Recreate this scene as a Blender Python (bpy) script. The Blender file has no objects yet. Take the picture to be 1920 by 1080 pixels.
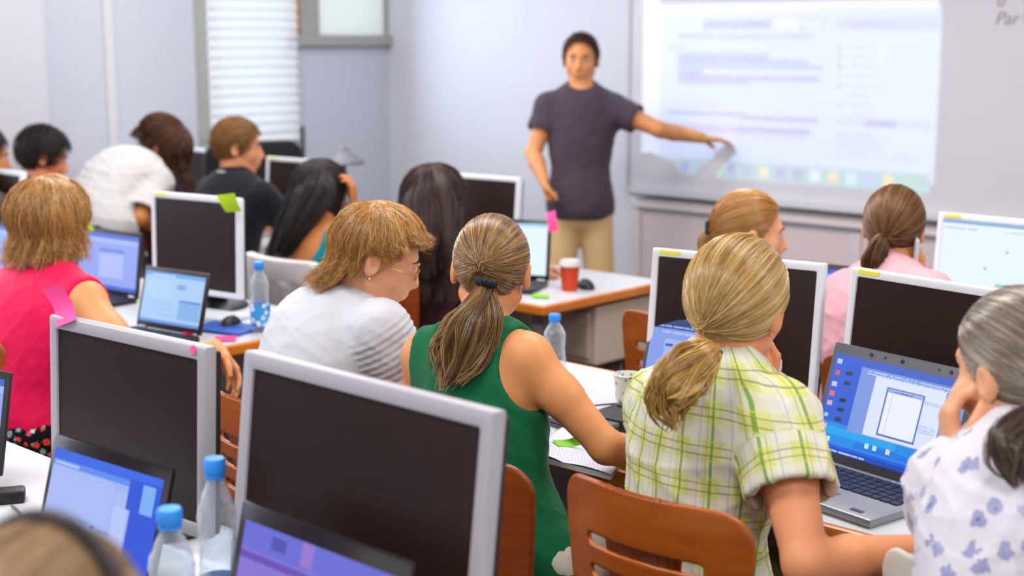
import bpy, bmesh, math, random
import numpy as np
from mathutils import Vector, Matrix
rng = np.random.default_rng(7); random.seed(7)
SC = bpy.context.scene; COL = SC.collection
R_ = math.radians
# ---------------------------------------------------------------- camera
F = 2600.0                                   # focal length in pixels of the 1920 wide frame
CAMZ = 1.65
PIT = math.atan(460/2600.0)
TH = R_(47.3)
CP = np.array([0., 0., CAMZ])
VR = np.array([math.sin(TH), math.cos(TH), 0.])
VH = np.array([-math.cos(TH), math.sin(TH), 0.])
VF = VH*math.cos(PIT) + np.array([0, 0, -math.sin(PIT)])
VU = np.cross(VR, VF)
cam = bpy.data.cameras.new('camera'); camo = bpy.data.objects.new('camera', cam); COL.objects.link(camo)
cam.sensor_width = 36; cam.lens = 36*F/1920; cam.clip_start = .05
camo.matrix_world = Matrix(((VR[0], VU[0], -VF[0], 0), (VR[1], VU[1], -VF[1], 0), (VR[2], VU[2], -VF[2], CAMZ), (0, 0, 0, 1)))
cam.dof.use_dof = True; cam.dof.focus_distance = 2.85; cam.dof.aperture_fstop = 2.6
SC.camera = camo
SC.view_settings.view_transform = 'Standard'; SC.view_settings.look = 'None'
SC.view_settings.gamma = 1; SC.view_settings.use_curve_mapping = False
SC.view_settings.exposure = 0.0
# ---------------------------------------------------------------- world and lamps
W = bpy.data.worlds.new('world'); SC.world = W; W.use_nodes = True
W.node_tree.nodes['Background'].inputs[0].default_value = (.80, .90, 1, 1)
W.node_tree.nodes['Background'].inputs[1].default_value = 1.9
def area(name, loc, rot, sx, sy, power, col):
    l = bpy.data.lights.new(name, 'AREA'); l.shape = 'RECTANGLE'; l.size = sx; l.size_y = sy
    l.energy = power; l.color = col
    o = bpy.data.objects.new(name, l); COL.objects.link(o); o.location = loc; o.rotation_euler = rot
    return o
ROOM = dict(x0=-6.16, x1=2.6, y0=-2.6, y1=5.6, zc=3.0)
for i, (x, y) in enumerate([(-4.6, .6), (-4.6, 3.5), (-2.2, .6), (-2.2, 3.2), (.4, .4), (.4, 3.0)]):
    area('ceiling_lamp', (x, y, 2.93), (0, 0, 0), 1.5, .45, 47, (1.0, .955, .92))
area('daylight_from_window', (-5.98, 4.45, 1.95), (0, R_(-90), 0), 1.4, 1.5, 24, (.74, .84, 1))
area('rear_fill_light', (-2.0, -2.5, 1.9), (R_(90), 0, 0), 4.5, 1.5, 30, (.93, .94, 1))  # added fill light behind the camera; the wall there has no window
area('side_area_light', (-6.0, .9, 1.7), (0, R_(-90), 0), 1.4, 2.6, 34, (.74, .82, 1))  # cool area light along the left wall, which is solid here

def P(px, py, d): return CP + d*(VF + (px-960)/F*VR - (py-540)/F*VU)
def ray(px, py): return VF + (px-960)/F*VR - (py-540)/F*VU
def PZ(px, py, z):
    r = ray(px, py); return CP + r*((z-CAMZ)/r[2])
def PY(px, py, y):
    r = ray(px, py); return CP + r*(y/r[1])
def PX(px, py, x):
    r = ray(px, py); return CP + r*(x/r[0])
DZ = .76                                       # desk top height
# ---------------------------------------------------------------- materials
def new_mat(name):
    m = bpy.data.materials.new(name); m.use_nodes = True
    return m, m.node_tree, m.node_tree.nodes['Principled BSDF']
def srgb(h):
    h = h.lstrip('#'); c = [int(h[i:i+2], 16)/255 for i in (0, 2, 4)]
    return tuple((v/12.92 if v <= .04045 else ((v+.055)/1.055)**2.4) for v in c) + (1,)
def col(c): return srgb(c) if isinstance(c, str) else tuple(c)+((1,) if len(c) == 3 else ())
MC = {}
def mat(name, c, rough=.5, metal=0, spec=.5, noise=None, bump=None, trans=0, ior=1.45, coat=0, sss=0, sheen=0):
    if name in MC: return MC[name]
    m, nt, b = new_mat(name); L = nt.links
    b.inputs['Base Color'].default_value = col(c); b.inputs['Roughness'].default_value = rough
    b.inputs['Metallic'].default_value = metal; b.inputs['Specular IOR Level'].default_value = spec
    b.inputs['Transmission Weight'].default_value = trans; b.inputs['IOR'].default_value = ior
    b.inputs['Coat Weight'].default_value = coat
    b.inputs['Sheen Weight'].default_value = sheen
    if sss:
        b.inputs['Subsurface Weight'].default_value = sss; b.inputs['Subsurface Radius'].default_value = (.02, .008, .004)
    tc = nt.nodes.new('ShaderNodeTexCoord')
    if noise:
        sc, amt = noise; n = nt.nodes.new('ShaderNodeTexNoise'); n.inputs['Scale'].default_value = sc; n.inputs['Detail'].default_value = 4
        L.new(tc.outputs['Object'], n.inputs['Vector'])
        mx = nt.nodes.new('ShaderNodeMix'); mx.data_type = 'RGBA'
        c0 = col(c); mx.inputs[6].default_value = tuple(max(0, v*(1-amt)) for v in c0[:3])+(1,)
        mx.inputs[7].default_value = tuple(min(1, v*(1+amt)) for v in c0[:3])+(1,)
        L.new(n.outputs['Fac'], mx.inputs[0]); L.new(mx.outputs[2], b.inputs['Base Color'])
    if bump:
        sc, st = bump[:2]; n = nt.nodes.new('ShaderNodeTexNoise'); n.inputs['Scale'].default_value = sc; n.inputs['Detail'].default_value = 5
        if len(bump) > 2:
            mp = nt.nodes.new('ShaderNodeMapping'); mp.inputs['Scale'].default_value = bump[2]; L.new(tc.outputs['Object'], mp.inputs[0]); L.new(mp.outputs[0], n.inputs['Vector'])
        else: L.new(tc.outputs['Object'], n.inputs['Vector'])
        bn = nt.nodes.new('ShaderNodeBump'); bn.inputs['Strength'].default_value = st; bn.inputs['Distance'].default_value = .01
        L.new(n.outputs['Fac'], bn.inputs['Height']); L.new(bn.outputs[0], b.inputs['Normal'])
    MC[name] = m; return m
def wood_mat(name, c0, c1, sc=(40, 3, 3), rough=.28):
    if name in MC: return MC[name]
    m, nt, b = new_mat(name); L = nt.links
    tc = nt.nodes.new('ShaderNodeTexCoord'); mp = nt.nodes.new('ShaderNodeMapping'); mp.inputs['Scale'].default_value = sc
    n = nt.nodes.new('ShaderNodeTexNoise'); n.inputs['Scale'].default_value = 1.3; n.inputs['Detail'].default_value = 6; n.inputs['Distortion'].default_value = .6
    r = nt.nodes.new('ShaderNodeValToRGB'); r.color_ramp.elements[0].color = col(c0); r.color_ramp.elements[1].color = col(c1)
    r.color_ramp.elements[0].position = .3; r.color_ramp.elements[1].position = .72
    L.new(tc.outputs['Object'], mp.inputs[0]); L.new(mp.outputs[0], n.inputs['Vector']); L.new(n.outputs['Fac'], r.inputs[0]); L.new(r.outputs[0], b.inputs['Base Color'])
    b.inputs['Roughness'].default_value = rough; b.inputs['Coat Weight'].default_value = .25; b.inputs['Coat Roughness'].default_value = .2
    MC[name] = m; return m
def M_(nt, op, a, b=None):
    n = nt.nodes.new('ShaderNodeMath'); n.operation = op
    for i, v in enumerate((a, b)):
        if v is None: continue
        if isinstance(v, (int, float)): n.inputs[i].default_value = v
        else: nt.links.new(v, n.inputs[i])
    return n.outputs[0]
def paint(nt, uv, base, items):
    """uv socket; items: (x0,y0,x1,y1,colour[,n_lines]) laid over the base colour"""
    L = nt.links; cur = None
    sep0 = nt.nodes.new('ShaderNodeSeparateXYZ'); L.new(uv, sep0.inputs[0])
    U, V = sep0.outputs[0], sep0.outputs[1]
    for it in items:
        x0, y0, x1, y1, c = it[:5]
        s = nt.nodes.new('ShaderNodeVectorMath'); s.operation = 'SUBTRACT'; L.new(uv, s.inputs[0]); s.inputs[1].default_value = ((x0+x1)/2, (y0+y1)/2, 0)
        a = nt.nodes.new('ShaderNodeVectorMath'); a.operation = 'ABSOLUTE'; L.new(s.outputs[0], a.inputs[0])
        q = nt.nodes.new('ShaderNodeVectorMath'); q.operation = 'SUBTRACT'; L.new(a.outputs[0], q.inputs[0]); q.inputs[1].default_value = (abs(x1-x0)/2, abs(y1-y0)/2, 9)
        sp = nt.nodes.new('ShaderNodeSeparateXYZ'); L.new(q.outputs[0], sp.inputs[0])
        k = M_(nt, 'LESS_THAN', M_(nt, 'MAXIMUM', sp.outputs[0], sp.outputs[1]), 0)
        if len(it) > 5 and it[5]:
            fr = M_(nt, 'FRACT', M_(nt, 'MULTIPLY', M_(nt, 'SUBTRACT', V, y0), it[5]/abs(y1-y0)))
            k = M_(nt, 'MULTIPLY', k, M_(nt, 'LESS_THAN', fr, .55))
            n = nt.nodes.new('ShaderNodeTexNoise'); n.inputs['Scale'].default_value = 1; n.inputs['Detail'].default_value = 1
            cb = nt.nodes.new('ShaderNodeCombineXYZ'); L.new(M_(nt, 'MULTIPLY', U, 55), cb.inputs[0])
            L.new(M_(nt, 'MULTIPLY', M_(nt, 'FLOOR', M_(nt, 'MULTIPLY', M_(nt, 'SUBTRACT', V, y0), it[5]/abs(y1-y0))), 7.3), cb.inputs[1]); L.new(cb.outputs[0], n.inputs['Vector'])
            k = M_(nt, 'MULTIPLY', k, M_(nt, 'GREATER_THAN', n.outputs['Fac'], .42))
        mx = nt.nodes.new('ShaderNodeMix'); mx.data_type = 'RGBA'; L.new(k, mx.inputs[0])
        if cur is None: mx.inputs[6].default_value = col(base)
        else: L.new(cur, mx.inputs[6])
        mx.inputs[7].default_value = col(c); cur = mx.outputs[2]
    return cur
def screen_mat(name, base, items, strength=1.0):
    m, nt, b = new_mat(name)
    tc = nt.nodes.new('ShaderNodeTexCoord')
    c = paint(nt, tc.outputs['UV'], base, items) if items else None
    b.inputs['Base Color'].default_value = (.01, .01, .012, 1); b.inputs['Roughness'].default_value = .35
    if c is not None: nt.links.new(c, b.inputs['Emission Color'])
    else: b.inputs['Emission Color'].default_value = col(base)
    b.inputs['Emission Strength'].default_value = strength
    return m
# ---------------------------------------------------------------- mesh helpers
def tag(o, label=None, cat=None, group=None, kind=None):
    if label: o['label'] = label
    if cat: o['category'] = cat
    if group: o['group'] = group
    if kind: o['kind'] = kind
    return o
def empty(name, loc, label, cat, rz=0, group=None):
    o = bpy.data.objects.new(name, None); COL.objects.link(o); o.location = tuple(loc); o.rotation_euler = (0, 0, rz); o.empty_display_size = .05
    return tag(o, label, cat, group)
def link(name, me, m=None, parent=None, smooth=False, mats=None):
    if m is not None: me.materials.append(m)
    for k in (mats or []): me.materials.append(k)
    if smooth:
        me.polygons.foreach_set('use_smooth', np.ones(len(me.polygons), dtype=bool))
    o = bpy.data.objects.new(name, me); COL.objects.link(o)
    if parent: o.parent = parent
    return o
def from_np(name, v, f, m=None, parent=None, smooth=True, attrs=None):
    me = bpy.data.meshes.new(name)
    v = np.asarray(v, dtype=np.float32); f = np.asarray(f, dtype=np.int32); k = f.shape[1]
    me.vertices.add(len(v)); me.vertices.foreach_set('co', v.ravel())
    me.loops.add(f.size); me.loops.foreach_set('vertex_index', f.ravel())
    me.polygons.add(len(f)); me.polygons.foreach_set('loop_start', np.arange(0, f.size, k, dtype=np.int32))
    me.polygons.foreach_set('loop_total', np.full(len(f), k, dtype=np.int32))
    me.update(); me.validate()
    for an, (ty, arr) in (attrs or {}).items():
        a = me.attributes.new(an, ty, 'POINT')
        a.data.foreach_set('value' if ty == 'FLOAT' else 'vector', np.asarray(arr, dtype=np.float32).ravel())
    return link(name, me, m, parent, smooth)
class B:
    """collects bevelled boxes, tubes and lathes, links them as one mesh"""
    def __init__(s): s.bm = bmesh.new()
    def box(s, c, size, rot=None, bev=0, seg=2):
        t = bmesh.new(); bmesh.ops.create_cube(t, size=1); bmesh.ops.scale(t, vec=size, verts=t.verts)
        if bev: bmesh.ops.bevel(t, geom=t.edges[:], offset=bev, segments=seg, profile=.5, affect='EDGES')
        return s._merge(t, c, rot)
    def _merge(s, t, c=(0, 0, 0), rot=None):
        mtx = Matrix.Translation(Vector(tuple(c)))
        if rot is not None: mtx = mtx @ (rot if isinstance(rot, Matrix) else Matrix.Rotation(rot[0], 4, rot[1]))
        bmesh.ops.transform(t, matrix=mtx, verts=t.verts)
        me = bpy.data.meshes.new('t'); t.to_mesh(me); s.bm.from_mesh(me); bpy.data.meshes.remove(me); t.free(); return s
    def tube(s, pts, r, n=10, cap=True):
        pts = [np.array(p, float) for p in pts]; rr = r if hasattr(r, '__len__') else [r]*len(pts)
        rings = []; up = np.array([0, 0, 1.])
        for i, p in enumerate(pts):
            t = pts[min(i+1, len(pts)-1)] - pts[max(i-1, 0)]; t = t/ (np.linalg.norm(t)+1e-9)
            a = np.cross(t, up)
            if np.linalg.norm(a) < .05: a = np.cross(t, np.array([1., 0, 0]))
            a /= np.linalg.norm(a); b = np.cross(t, a)
            rings.append([s.bm.verts.new(tuple(p + rr[i]*(math.cos(k*2*math.pi/n)*a + math.sin(k*2*math.pi/n)*b))) for k in range(n)])
        for i in range(len(rings)-1):
            for k in range(n): s.bm.faces.new((rings[i][k], rings[i][(k+1) % n], rings[i+1][(k+1) % n], rings[i+1][k]))
        if cap: s.bm.faces.new(rings[0][::-1]); s.bm.faces.new(rings[-1])
        return s
    def lathe(s, prof, c=(0, 0, 0), n=32, cap=True, rot=None):
        t = bmesh.new(); rings = []
        for r, z in prof: rings.append([t.verts.new((r*math.cos(k*2*math.pi/n), r*math.sin(k*2*math.pi/n), z)) for k in range(n)])
        for i in range(len(rings)-1):
            for k in range(n): t.faces.new((rings[i][k], rings[i][(k+1) % n], rings[i+1][(k+1) % n], rings[i+1][k]))
        if cap: t.faces.new(rings[0][::-1]); t.faces.new(rings[-1])
        return s._merge(t, c, rot)
    def frame(s, w, h, iw, ih, d, c=(0, 0, 0), rot=None, bev=.003):
        """rectangular ring in the XZ plane, depth d along Y, outer w x h, inner iw x ih"""
        t = bmesh.new()
        def rg(a, b, y): return [t.verts.new((x*a/2, y, z*b/2)) for x, z in ((-1, -1), (1, -1), (1, 1), (-1, 1))]
        o0, i0, o1, i1 = rg(w, h, -d/2), rg(iw, ih, -d/2), rg(w, h, d/2), rg(iw, ih, d/2)
        for k in range(4):
            j = (k+1) % 4
            t.faces.new((o0[k], o0[j], i0[j], i0[k])); t.faces.new((o1[j], o1[k], i1[k], i1[j]))
            t.faces.new((o0[j], o0[k], o1[k], o1[j])); t.faces.new((i0[k], i0[j], i1[j], i1[k]))
        bmesh.ops.recalc_face_normals(t, faces=t.faces)
        if bev: bmesh.ops.bevel(t, geom=t.edges[:], offset=bev, segments=2, profile=.5, affect='EDGES')
        return s._merge(t, c, rot)
    def quad(s, pts, uv=True):
        vs = [s.bm.verts.new(tuple(p)) for p in pts]; f = s.bm.faces.new(vs)
        if uv:
            l = s.bm.loops.layers.uv.verify()
            for lp, q in zip(f.loops, ((0, 0), (1, 0), (1, 1), (0, 1))): lp[l].uv = q
        return s
    def build(s, name, m=None, parent=None, smooth=False):
        bmesh.ops.recalc_face_normals(s.bm, faces=s.bm.faces) if not smooth == 'keep' else None
        me = bpy.data.meshes.new(name); s.bm.to_mesh(me); s.bm.free()
        o = link(name, me, m, parent, bool(smooth))
        if smooth:
            try: me.set_sharp_from_angle(angle=R_(38))
            except Exception: pass
        return o
# ---------------------------------------------------------------- distance-field modelling
def smin(a, b, k):
    if k <= 0: return np.minimum(a, b)
    h = np.clip(.5+.5*(b-a)/k, 0, 1); return b*(1-h)+a*h-k*h*(1-h)
def cone(a, b, ra, rb):
    a = np.asarray(a, float); b = np.asarray(b, float); ba = b-a; L2 = max(float(ba@ba), 1e-9)
    def fn(p):
        t = np.clip(((p-a)@ba)/L2, 0, 1)
        return np.linalg.norm(p-a-t[..., None]*ba, axis=-1) - (ra+(rb-ra)*t)
    m = max(ra, rb)
    return fn, np.minimum(a, b)-m, np.maximum(a, b)+m
def ell(c, Rm, r):
    c = np.asarray(c, float); Rm = np.asarray(Rm, float); r = np.asarray(r, float)   # Rm columns = local axes
    def fn(p):
        q = (p-c)@Rm; k0 = np.linalg.norm(q/r, axis=-1); k1 = np.linalg.norm(q/(r*r), axis=-1)+1e-9
        return k0*(k0-1)/k1
    m = r.max(); return fn, c-m, c+m
def cutcone(a, b, ra, rb, t1=1.0, hollow=.011):
    """a sleeve: cone from a to b, cut flat at fraction t1, hollow near the open end"""
    fn0, lo, hi = cone(a, b, ra, rb); a = np.asarray(a, float); b = np.asarray(b, float); d = b-a; L = np.linalg.norm(d); d = d/L
    def fn(p):
        s = (p-a)@d - t1*L
        o = np.maximum(fn0(p), s)
        if hollow: o = np.maximum(o, -np.maximum(fn0(p)+hollow, -(s+.05)))
        return o
    return fn, lo, hi
class Field:
    def __init__(s, lo, hi, h):
        s.o = np.asarray(lo, float)-3*h; s.h = h
        n = np.ceil((np.asarray(hi)-s.o)/h).astype(int)+4; s.n = n
        s.A = np.full(n, .5, dtype=np.float32)
        s.ax = [s.o[i]+h*np.arange(n[i]) for i in range(3)]
    def block(s, lo, hi, pad):
        i0 = np.clip(((lo-pad-s.o)/s.h).astype(int), 0, s.n-1); i1 = np.clip(((hi+pad-s.o)/s.h).astype(int)+2, 1, s.n)
        if np.any(i1 <= i0): return None, None
        sl = tuple(slice(a, b) for a, b in zip(i0, i1))
        g = np.stack(np.meshgrid(*[s.ax[i][sl[i]] for i in range(3)], indexing='ij'), -1)
        return sl, g
    def add(s, prim, k=.01, infl=0):
        fn, lo, hi = prim; sl, g = s.block(lo, hi, k+infl+3*s.h)
        if sl is None: return s
        s.A[sl] = smin(s.A[sl], (fn(g)-infl).astype(np.float32), k); return s
    def sub(s, prim, k=.005):
        fn, lo, hi = prim; sl, g = s.block(lo, hi, k+3*s.h)
        if sl is None: return s
        s.A[sl] = -smin(-s.A[sl], fn(g).astype(np.float32), k); return s
    def clip(s, fn):
        g = np.stack(np.meshgrid(*s.ax, indexing='ij'), -1); s.A = np.maximum(s.A, fn(g).astype(np.float32)); return s
    def plane(s, p, n):
        p = np.asarray(p, float); n = np.asarray(n, float)
        q = (s.ax[0]-p[0])[:, None, None]*n[0]+(s.ax[1]-p[1])[None, :, None]*n[1]+(s.ax[2]-p[2])[None, None, :]*n[2]
        s.A = np.maximum(s.A, q.astype(np.float32)); return s
    def mesh(s):
        A = s.A; S = A < 0; c = np.zeros(np.array(A.shape)-1, np.int8)
        for i in (0, 1):
            for j in (0, 1):
                for k in (0, 1): c += S[i:S.shape[0]-1+i, j:S.shape[1]-1+j, k:S.shape[2]-1+k]
        act = (c > 0) & (c < 8); ids = np.argwhere(act); idx = np.full(c.shape, -1, np.int64); idx[act] = np.arange(len(ids))
        acc = np.zeros((len(ids), 3)); cnt = np.zeros(len(ids))
        for ax in range(3):
            o = [a for a in range(3) if a != ax]
            for u in (0, 1):
                for v in (0, 1):
                    a = np.zeros(3, int); a[o[0]] = u; a[o[1]] = v; b = a.copy(); b[ax] = 1
                    fa = A[tuple((ids+a).T)]; fb = A[tuple((ids+b).T)]; cr = (fa < 0) != (fb < 0)
                    t = np.where(cr, fa/np.where(cr, fa-fb, 1), 0)
                    acc += cr[:, None]*(a+t[:, None]*(b-a)); cnt += cr
        V = s.o + s.h*(ids+acc/cnt[:, None]); Fs = []
        for ax in range(3):
            o = [(ax+1) % 3, (ax+2) % 3]
            n0 = list(S.shape); s0 = [slice(None)]*3; s1 = [slice(None)]*3
            s0[ax] = slice(0, -1); s1[ax] = slice(1, None)
            d = S[tuple(s0)] != S[tuple(s1)]
            e = np.argwhere(d); e = e[(e[:, o[0]] > 0) & (e[:, o[1]] > 0) & (e[:, o[0]] < S.shape[o[0]]-1) & (e[:, o[1]] < S.shape[o[1]]-1)]
            u = np.zeros(3, int); u[o[0]] = 1; v = np.zeros(3, int); v[o[1]] = 1
            q = np.stack([idx[tuple((e-u-v).T)], idx[tuple((e-v).T)], idx[tuple(e.T)], idx[tuple((e-u).T)]], 1)
            fl = S[tuple(e.T)]; q[~fl] = q[~fl][:, ::-1]; Fs.append(q)
        Fq = np.concatenate(Fs); Fq = Fq[(Fq >= 0).all(1)]
        return V, Fq
def normals(V, Fq):
    n = np.cross(V[Fq[:, 2]]-V[Fq[:, 0]], V[Fq[:, 3]]-V[Fq[:, 1]]); N = np.zeros_like(V)
    for k in range(4): np.add.at(N, Fq[:, k], n)
    return N/(np.linalg.norm(N, axis=1)[:, None]+1e-12)
def relax(V, Fq, it=1, w=.5):
    for _ in range(it):
        A = np.zeros_like(V); c = np.zeros(len(V))
        for k in range(4):
            a = Fq[:, k]; b = Fq[:, (k+1) % 4]
            np.add.at(A, a, V[b]); np.add.at(A, b, V[a]); np.add.at(c, a, 1); np.add.at(c, b, 1)
        V = V*(1-w)+w*A/np.maximum(c, 1)[:, None]
    return V
# ---------------------------------------------------------------- people
def frame_of(head, pitch=0, roll=0):
    t, f, r = R_(head), R_(pitch), R_(roll)
    fw = np.array([math.sin(t)*math.cos(f), math.cos(t)*math.cos(f), -math.sin(f)])
    up = np.array([math.sin(t)*math.sin(f), math.cos(t)*math.sin(f), math.cos(f)])
    rt = np.cross(fw, up); u2 = up*math.cos(r)+rt*math.sin(r); r2 = np.cross(fw, u2)
    return np.stack([r2, fw, u2], 1)
def unit(v): v = np.asarray(v, float); return v/(np.linalg.norm(v, axis=-1, keepdims=True)+1e-12)
def strands(paths, rad, ref=None, sides=3):
    N, M, _ = paths.shape
    T = np.gradient(paths, axis=1); T = unit(T)
    ref = np.broadcast_to(VR, T.shape) if ref is None else ref
    A = unit(np.cross(T, ref)); Bv = np.cross(T, A)
    ang = np.arange(sides)*2*math.pi/sides
    V = paths[:, :, None, :] + rad[:, :, None, None]*(np.cos(ang)[None, None, :, None]*A[:, :, None, :]+np.sin(ang)[None, None, :, None]*Bv[:, :, None, :])
    V = V.reshape(-1, 3)
    n = np.arange(N)[:, None, None]*(M*sides); m = np.arange(M-1)[None, :, None]*sides; k = np.arange(sides)[None, None, :]
    k2 = (k+1) % sides
    Fq = np.stack([n+m+k, n+m+k2, n+m+sides+k2, n+m+sides+k], -1).reshape(-1, 4)
    return V, Fq
def hair_mat(name, dark, light, rough=.25, ior=1.6):
    if name in MC: return MC[name]
    m, nt, b = new_mat(name); L = nt.links
    a = nt.nodes.new('ShaderNodeAttribute'); a.attribute_name = 'tint'
    r = nt.nodes.new('ShaderNodeValToRGB'); r.color_ramp.elements[0].color = col(dark); r.color_ramp.elements[1].color = col(light)
    L.new(a.outputs['Fac'], r.inputs[0]); L.new(r.outputs[0], b.inputs['Base Color'])
    b.inputs['Roughness'].default_value = rough; b.inputs['IOR'].default_value = ior; b.inputs['Specular IOR Level'].default_value = .7
    MC[name] = m; return m
HE_C = np.array([0, -.014, .027]); HE_R = np.array([.083, .104, .097])
class Hair:
    def __init__(s, C, Rm, sc=1.0, vol=1.0, r=.0009, wob=.0025):
        s.C = C; s.R = Rm; s.sc = sc; s.rad = HE_R*vol*sc; s.c0 = HE_C*sc; s.r = r; s.P = []; s.W = []; s.T = []; s.F = []; s.wob = wob
    def surf(s, d, k=1.0):                    # local direction -> local point
        d = unit(d); return s.c0 + d*(1/np.linalg.norm(d/s.rad, axis=-1, keepdims=True))*np.asarray(k)[..., None] if np.ndim(k) else s.c0 + d*k/np.linalg.norm(d/s.rad, axis=-1, keepdims=True)
    def world(s, p): return s.C + p@s.R.T
    def local(s, v): return np.asarray(v)@s.R
    def keep(s, p, off=0): return (.87*p[..., 1]-.49*p[..., 2] < (.024+off)*s.sc) & (p[..., 2] > -.07*s.sc-.3*(p[..., 1]+.1*s.sc)*0) & ~((p[..., 2] < -.03*s.sc) & (p[..., 1] > -.035*s.sc))
    def slerp(s, a, b, t):
        a = unit(a); b = unit(b); w = np.arccos(np.clip((a*b).sum(-1, keepdims=True), -.9995, .9995))
        return (np.sin((1-t)*w)*a+np.sin(t*w)*b)/np.sin(w)
    def push(s, paths, r=None, taper=.35, tint=None, tail=False):
        s.F.append(None if tail else unit((paths-s.C)*np.array([1, 1, .6])))
        N, M, _ = paths.shape; r = s.r if r is None else r
        w = np.linspace(1, taper, M)[None, :]**1*np.ones((N, 1))*r*rng.uniform(.7, 1.3, (N, 1))
        s.P.append(paths); s.W.append(w); s.T.append(np.clip(rng.normal(.5, .22, N) if tint is None else tint, 0, 1))
    def clump(s, n, M, amp, freq=2.0, nc=40):
        """shared lock offsets so that neighbouring strands wave together"""
        ph = rng.uniform(0, 6.28, (nc, 3)); fr = rng.uniform(.6, 1.4, (nc, 3))*freq
        i = rng.integers(0, nc, n); t = np.linspace(0, 1, M)[None, :, None]
        o = np.sin(ph[i][:, None, :]+fr[i][:, None, :]*6.28*t)*amp*t
        return o, i
    def pulled(s, n, tie, M=14, lift=.05, knot=.012):
        d = unit(rng.normal(size=(n*4, 3))); d[:, 1] *= 1
        p = s.surf(d); d = d[s.keep(p, rng.normal(0, .002, n*4))][:n]; n = len(d)
        t = np.linspace(0, 1, M)[None, :, None]; tie = unit(np.array(tie, float))
        dd = s.slerp(d[:, None, :], np.broadcast_to(tie, (n, 1, 3)), t)
        ph = rng.uniform(0, 6.28, (n, 1)); k = 1+lift*rng.uniform(0, 1, (n, 1))*np.sin(math.pi*t[..., 0])**.7*.5+.012*np.sin(ph+5*t[..., 0])*np.sin(math.pi*t[..., 0])
        k = k+.04*t[..., 0]**6
        p = s.surf(dd, k)
        j = rng.normal(0, knot*.45, (n, 1, 3))*t**4; p = p+j*s.sc
        ea = unit(np.cross(tie, (0, 1., .3)) if abs(tie[1]) < .9 else np.cross(tie, (0, 0, 1.))); eb = np.cross(tie, ea); az = np.arctan2(d@ea, d@eb); tint = .5+.13*np.sin(az*17+1)+.10*np.sin(az*41)+rng.normal(0, .2, n)
        s.push(s.world(p), taper=.8, tint=tint); return s.world(s.surf(tie)[None]*1.0)[0]
    def tail(s, ctrl, rads, n=1200, M=18, wave=.006, tipvar=.25, flat=.75, r=None, tint=None):
        C = np.array(ctrl, float); K = len(C); u = np.linspace(0, K-1-1e-6, M)
        pts = np.array([catmull(C, x) for x in u]); rr = np.interp(u, np.arange(K), rads)
        T = unit(np.gradient(pts, axis=0)); S = unit(np.cross(T, VH)); Nn = np.cross(T, S)
        a = rng.uniform(0, 6.28, n); q = np.sqrt(rng.uniform(0, 1, n))
        o, i = s.clump(n, M, wave, 1.3, 26)
        end = 1-tipvar*rng.uniform(0, 1, n)**1.5
        tt = np.linspace(0, 1, M)[None, :]*end[:, None]*(M-1); i0 = np.clip(tt.astype(int), 0, M-2); f = (tt-i0)[..., None]
        def samp(X): return X[i0]*(1-f)+X[i0+1]*f
        cp, sp, np_ = samp(pts), samp(S), samp(Nn); r0 = samp(rr[:, None])
        nl = 46; la = rng.uniform(0, 6.28, nl); lq = np.sqrt(rng.uniform(0, 1, nl))*.9; i = rng.integers(0, nl, n); tw = rng.uniform(-1.2, 1.2, nl)
        tl = tt/(M-1); oo = rng.uniform(0, 6.28, (nl, 3)); ff = rng.uniform(.7, 1.5, (nl, 3)); lw = np.sin(oo[i][:, None, :]+ff[i][:, None, :]*6.28*tl[..., None])*wave*tl[..., None]
        a2 = la[i][:, None]+tw[i][:, None]*tl; lr = lq[i][:, None]; sm = (.34*(1-.75*tl**1.5))*q[:, None]
        p = cp + (lr*np.cos(a2)+sm*np.cos(a[:, None]))[..., None]*sp*r0 + ((lr*np.sin(a2)+sm*np.sin(a[:, None]))*flat)[..., None]*np_*r0 + lw
        if tint is None: tint = .45+.25*np.sin(i*2.3)+rng.normal(0, .15, n)
        s.push(p, r=r, taper=.5, tint=tint, tail=True)
    def drape(s, n, phi, el, L, crown=(0, -.2, 1), M=16, hang=(0, 0, -1), flare=0., curl=.01, tcut=.62, wave=.006, lift=.06, nc=40, jit=.1, shell=.12):
        """phi range in degrees from the face (0 = front, + = right); el end elevation (deg, may be callable of phi); L hanging length"""
        ph = R_(1)*rng.uniform(phi[0], phi[1], n); e = np.array([el(np.degrees(x)) if callable(el) else el for x in ph])*R_(1)
        e = e+rng.normal(0, jit, n)*.6
        d = np.stack([np.sin(ph)*np.cos(e), np.cos(ph)*np.cos(e), np.sin(e)], 1)
        cr = unit(np.array(crown, float)[None]+rng.normal(0, .1, (n, 3)))
        M1 = int(M*tcut); t1 = np.linspace(0.02, 1, M1)[None, :, None]
        dd = s.slerp(cr[:, None, :], d[:, None, :], t1)
        lay = rng.uniform(0, 1, (n, 1)); k = 1+lift*lay*np.sin(t1[..., 0]*math.pi*.6)+shell*lay*t1[..., 0]**2*.5
        p1 = s.world(s.surf(dd, k))
        Ls = np.array([L(np.degrees(x)) if callable(L) else L for x in ph])*rng.uniform(.75, 1.05, n)
        key = (np.round((ph-ph.min())/(ph.max()-ph.min()+1e-6)*nc*1.5)*3+np.digitize(lay[:, 0], (.33, .66))).astype(int); K = key.max()+1
        kf = rng.uniform(.45, 1.2, K); Ls = Ls*kf[key]; ko = rng.normal(0, .008, K)[key]
        M2 = M-M1; t2 = (np.arange(1, M2+1)/M2)[None, :, None]
        out = p1[:, -1]-s.world(s.surf(np.array([[0, -.2, 0.]]))*0+s.c0); out[:, 2] *= .0; out = unit(out)
        tan = unit(p1[:, -1]-p1[:, -2]); hv = unit(np.array(hang, float))
        g = t2**.8
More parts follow.
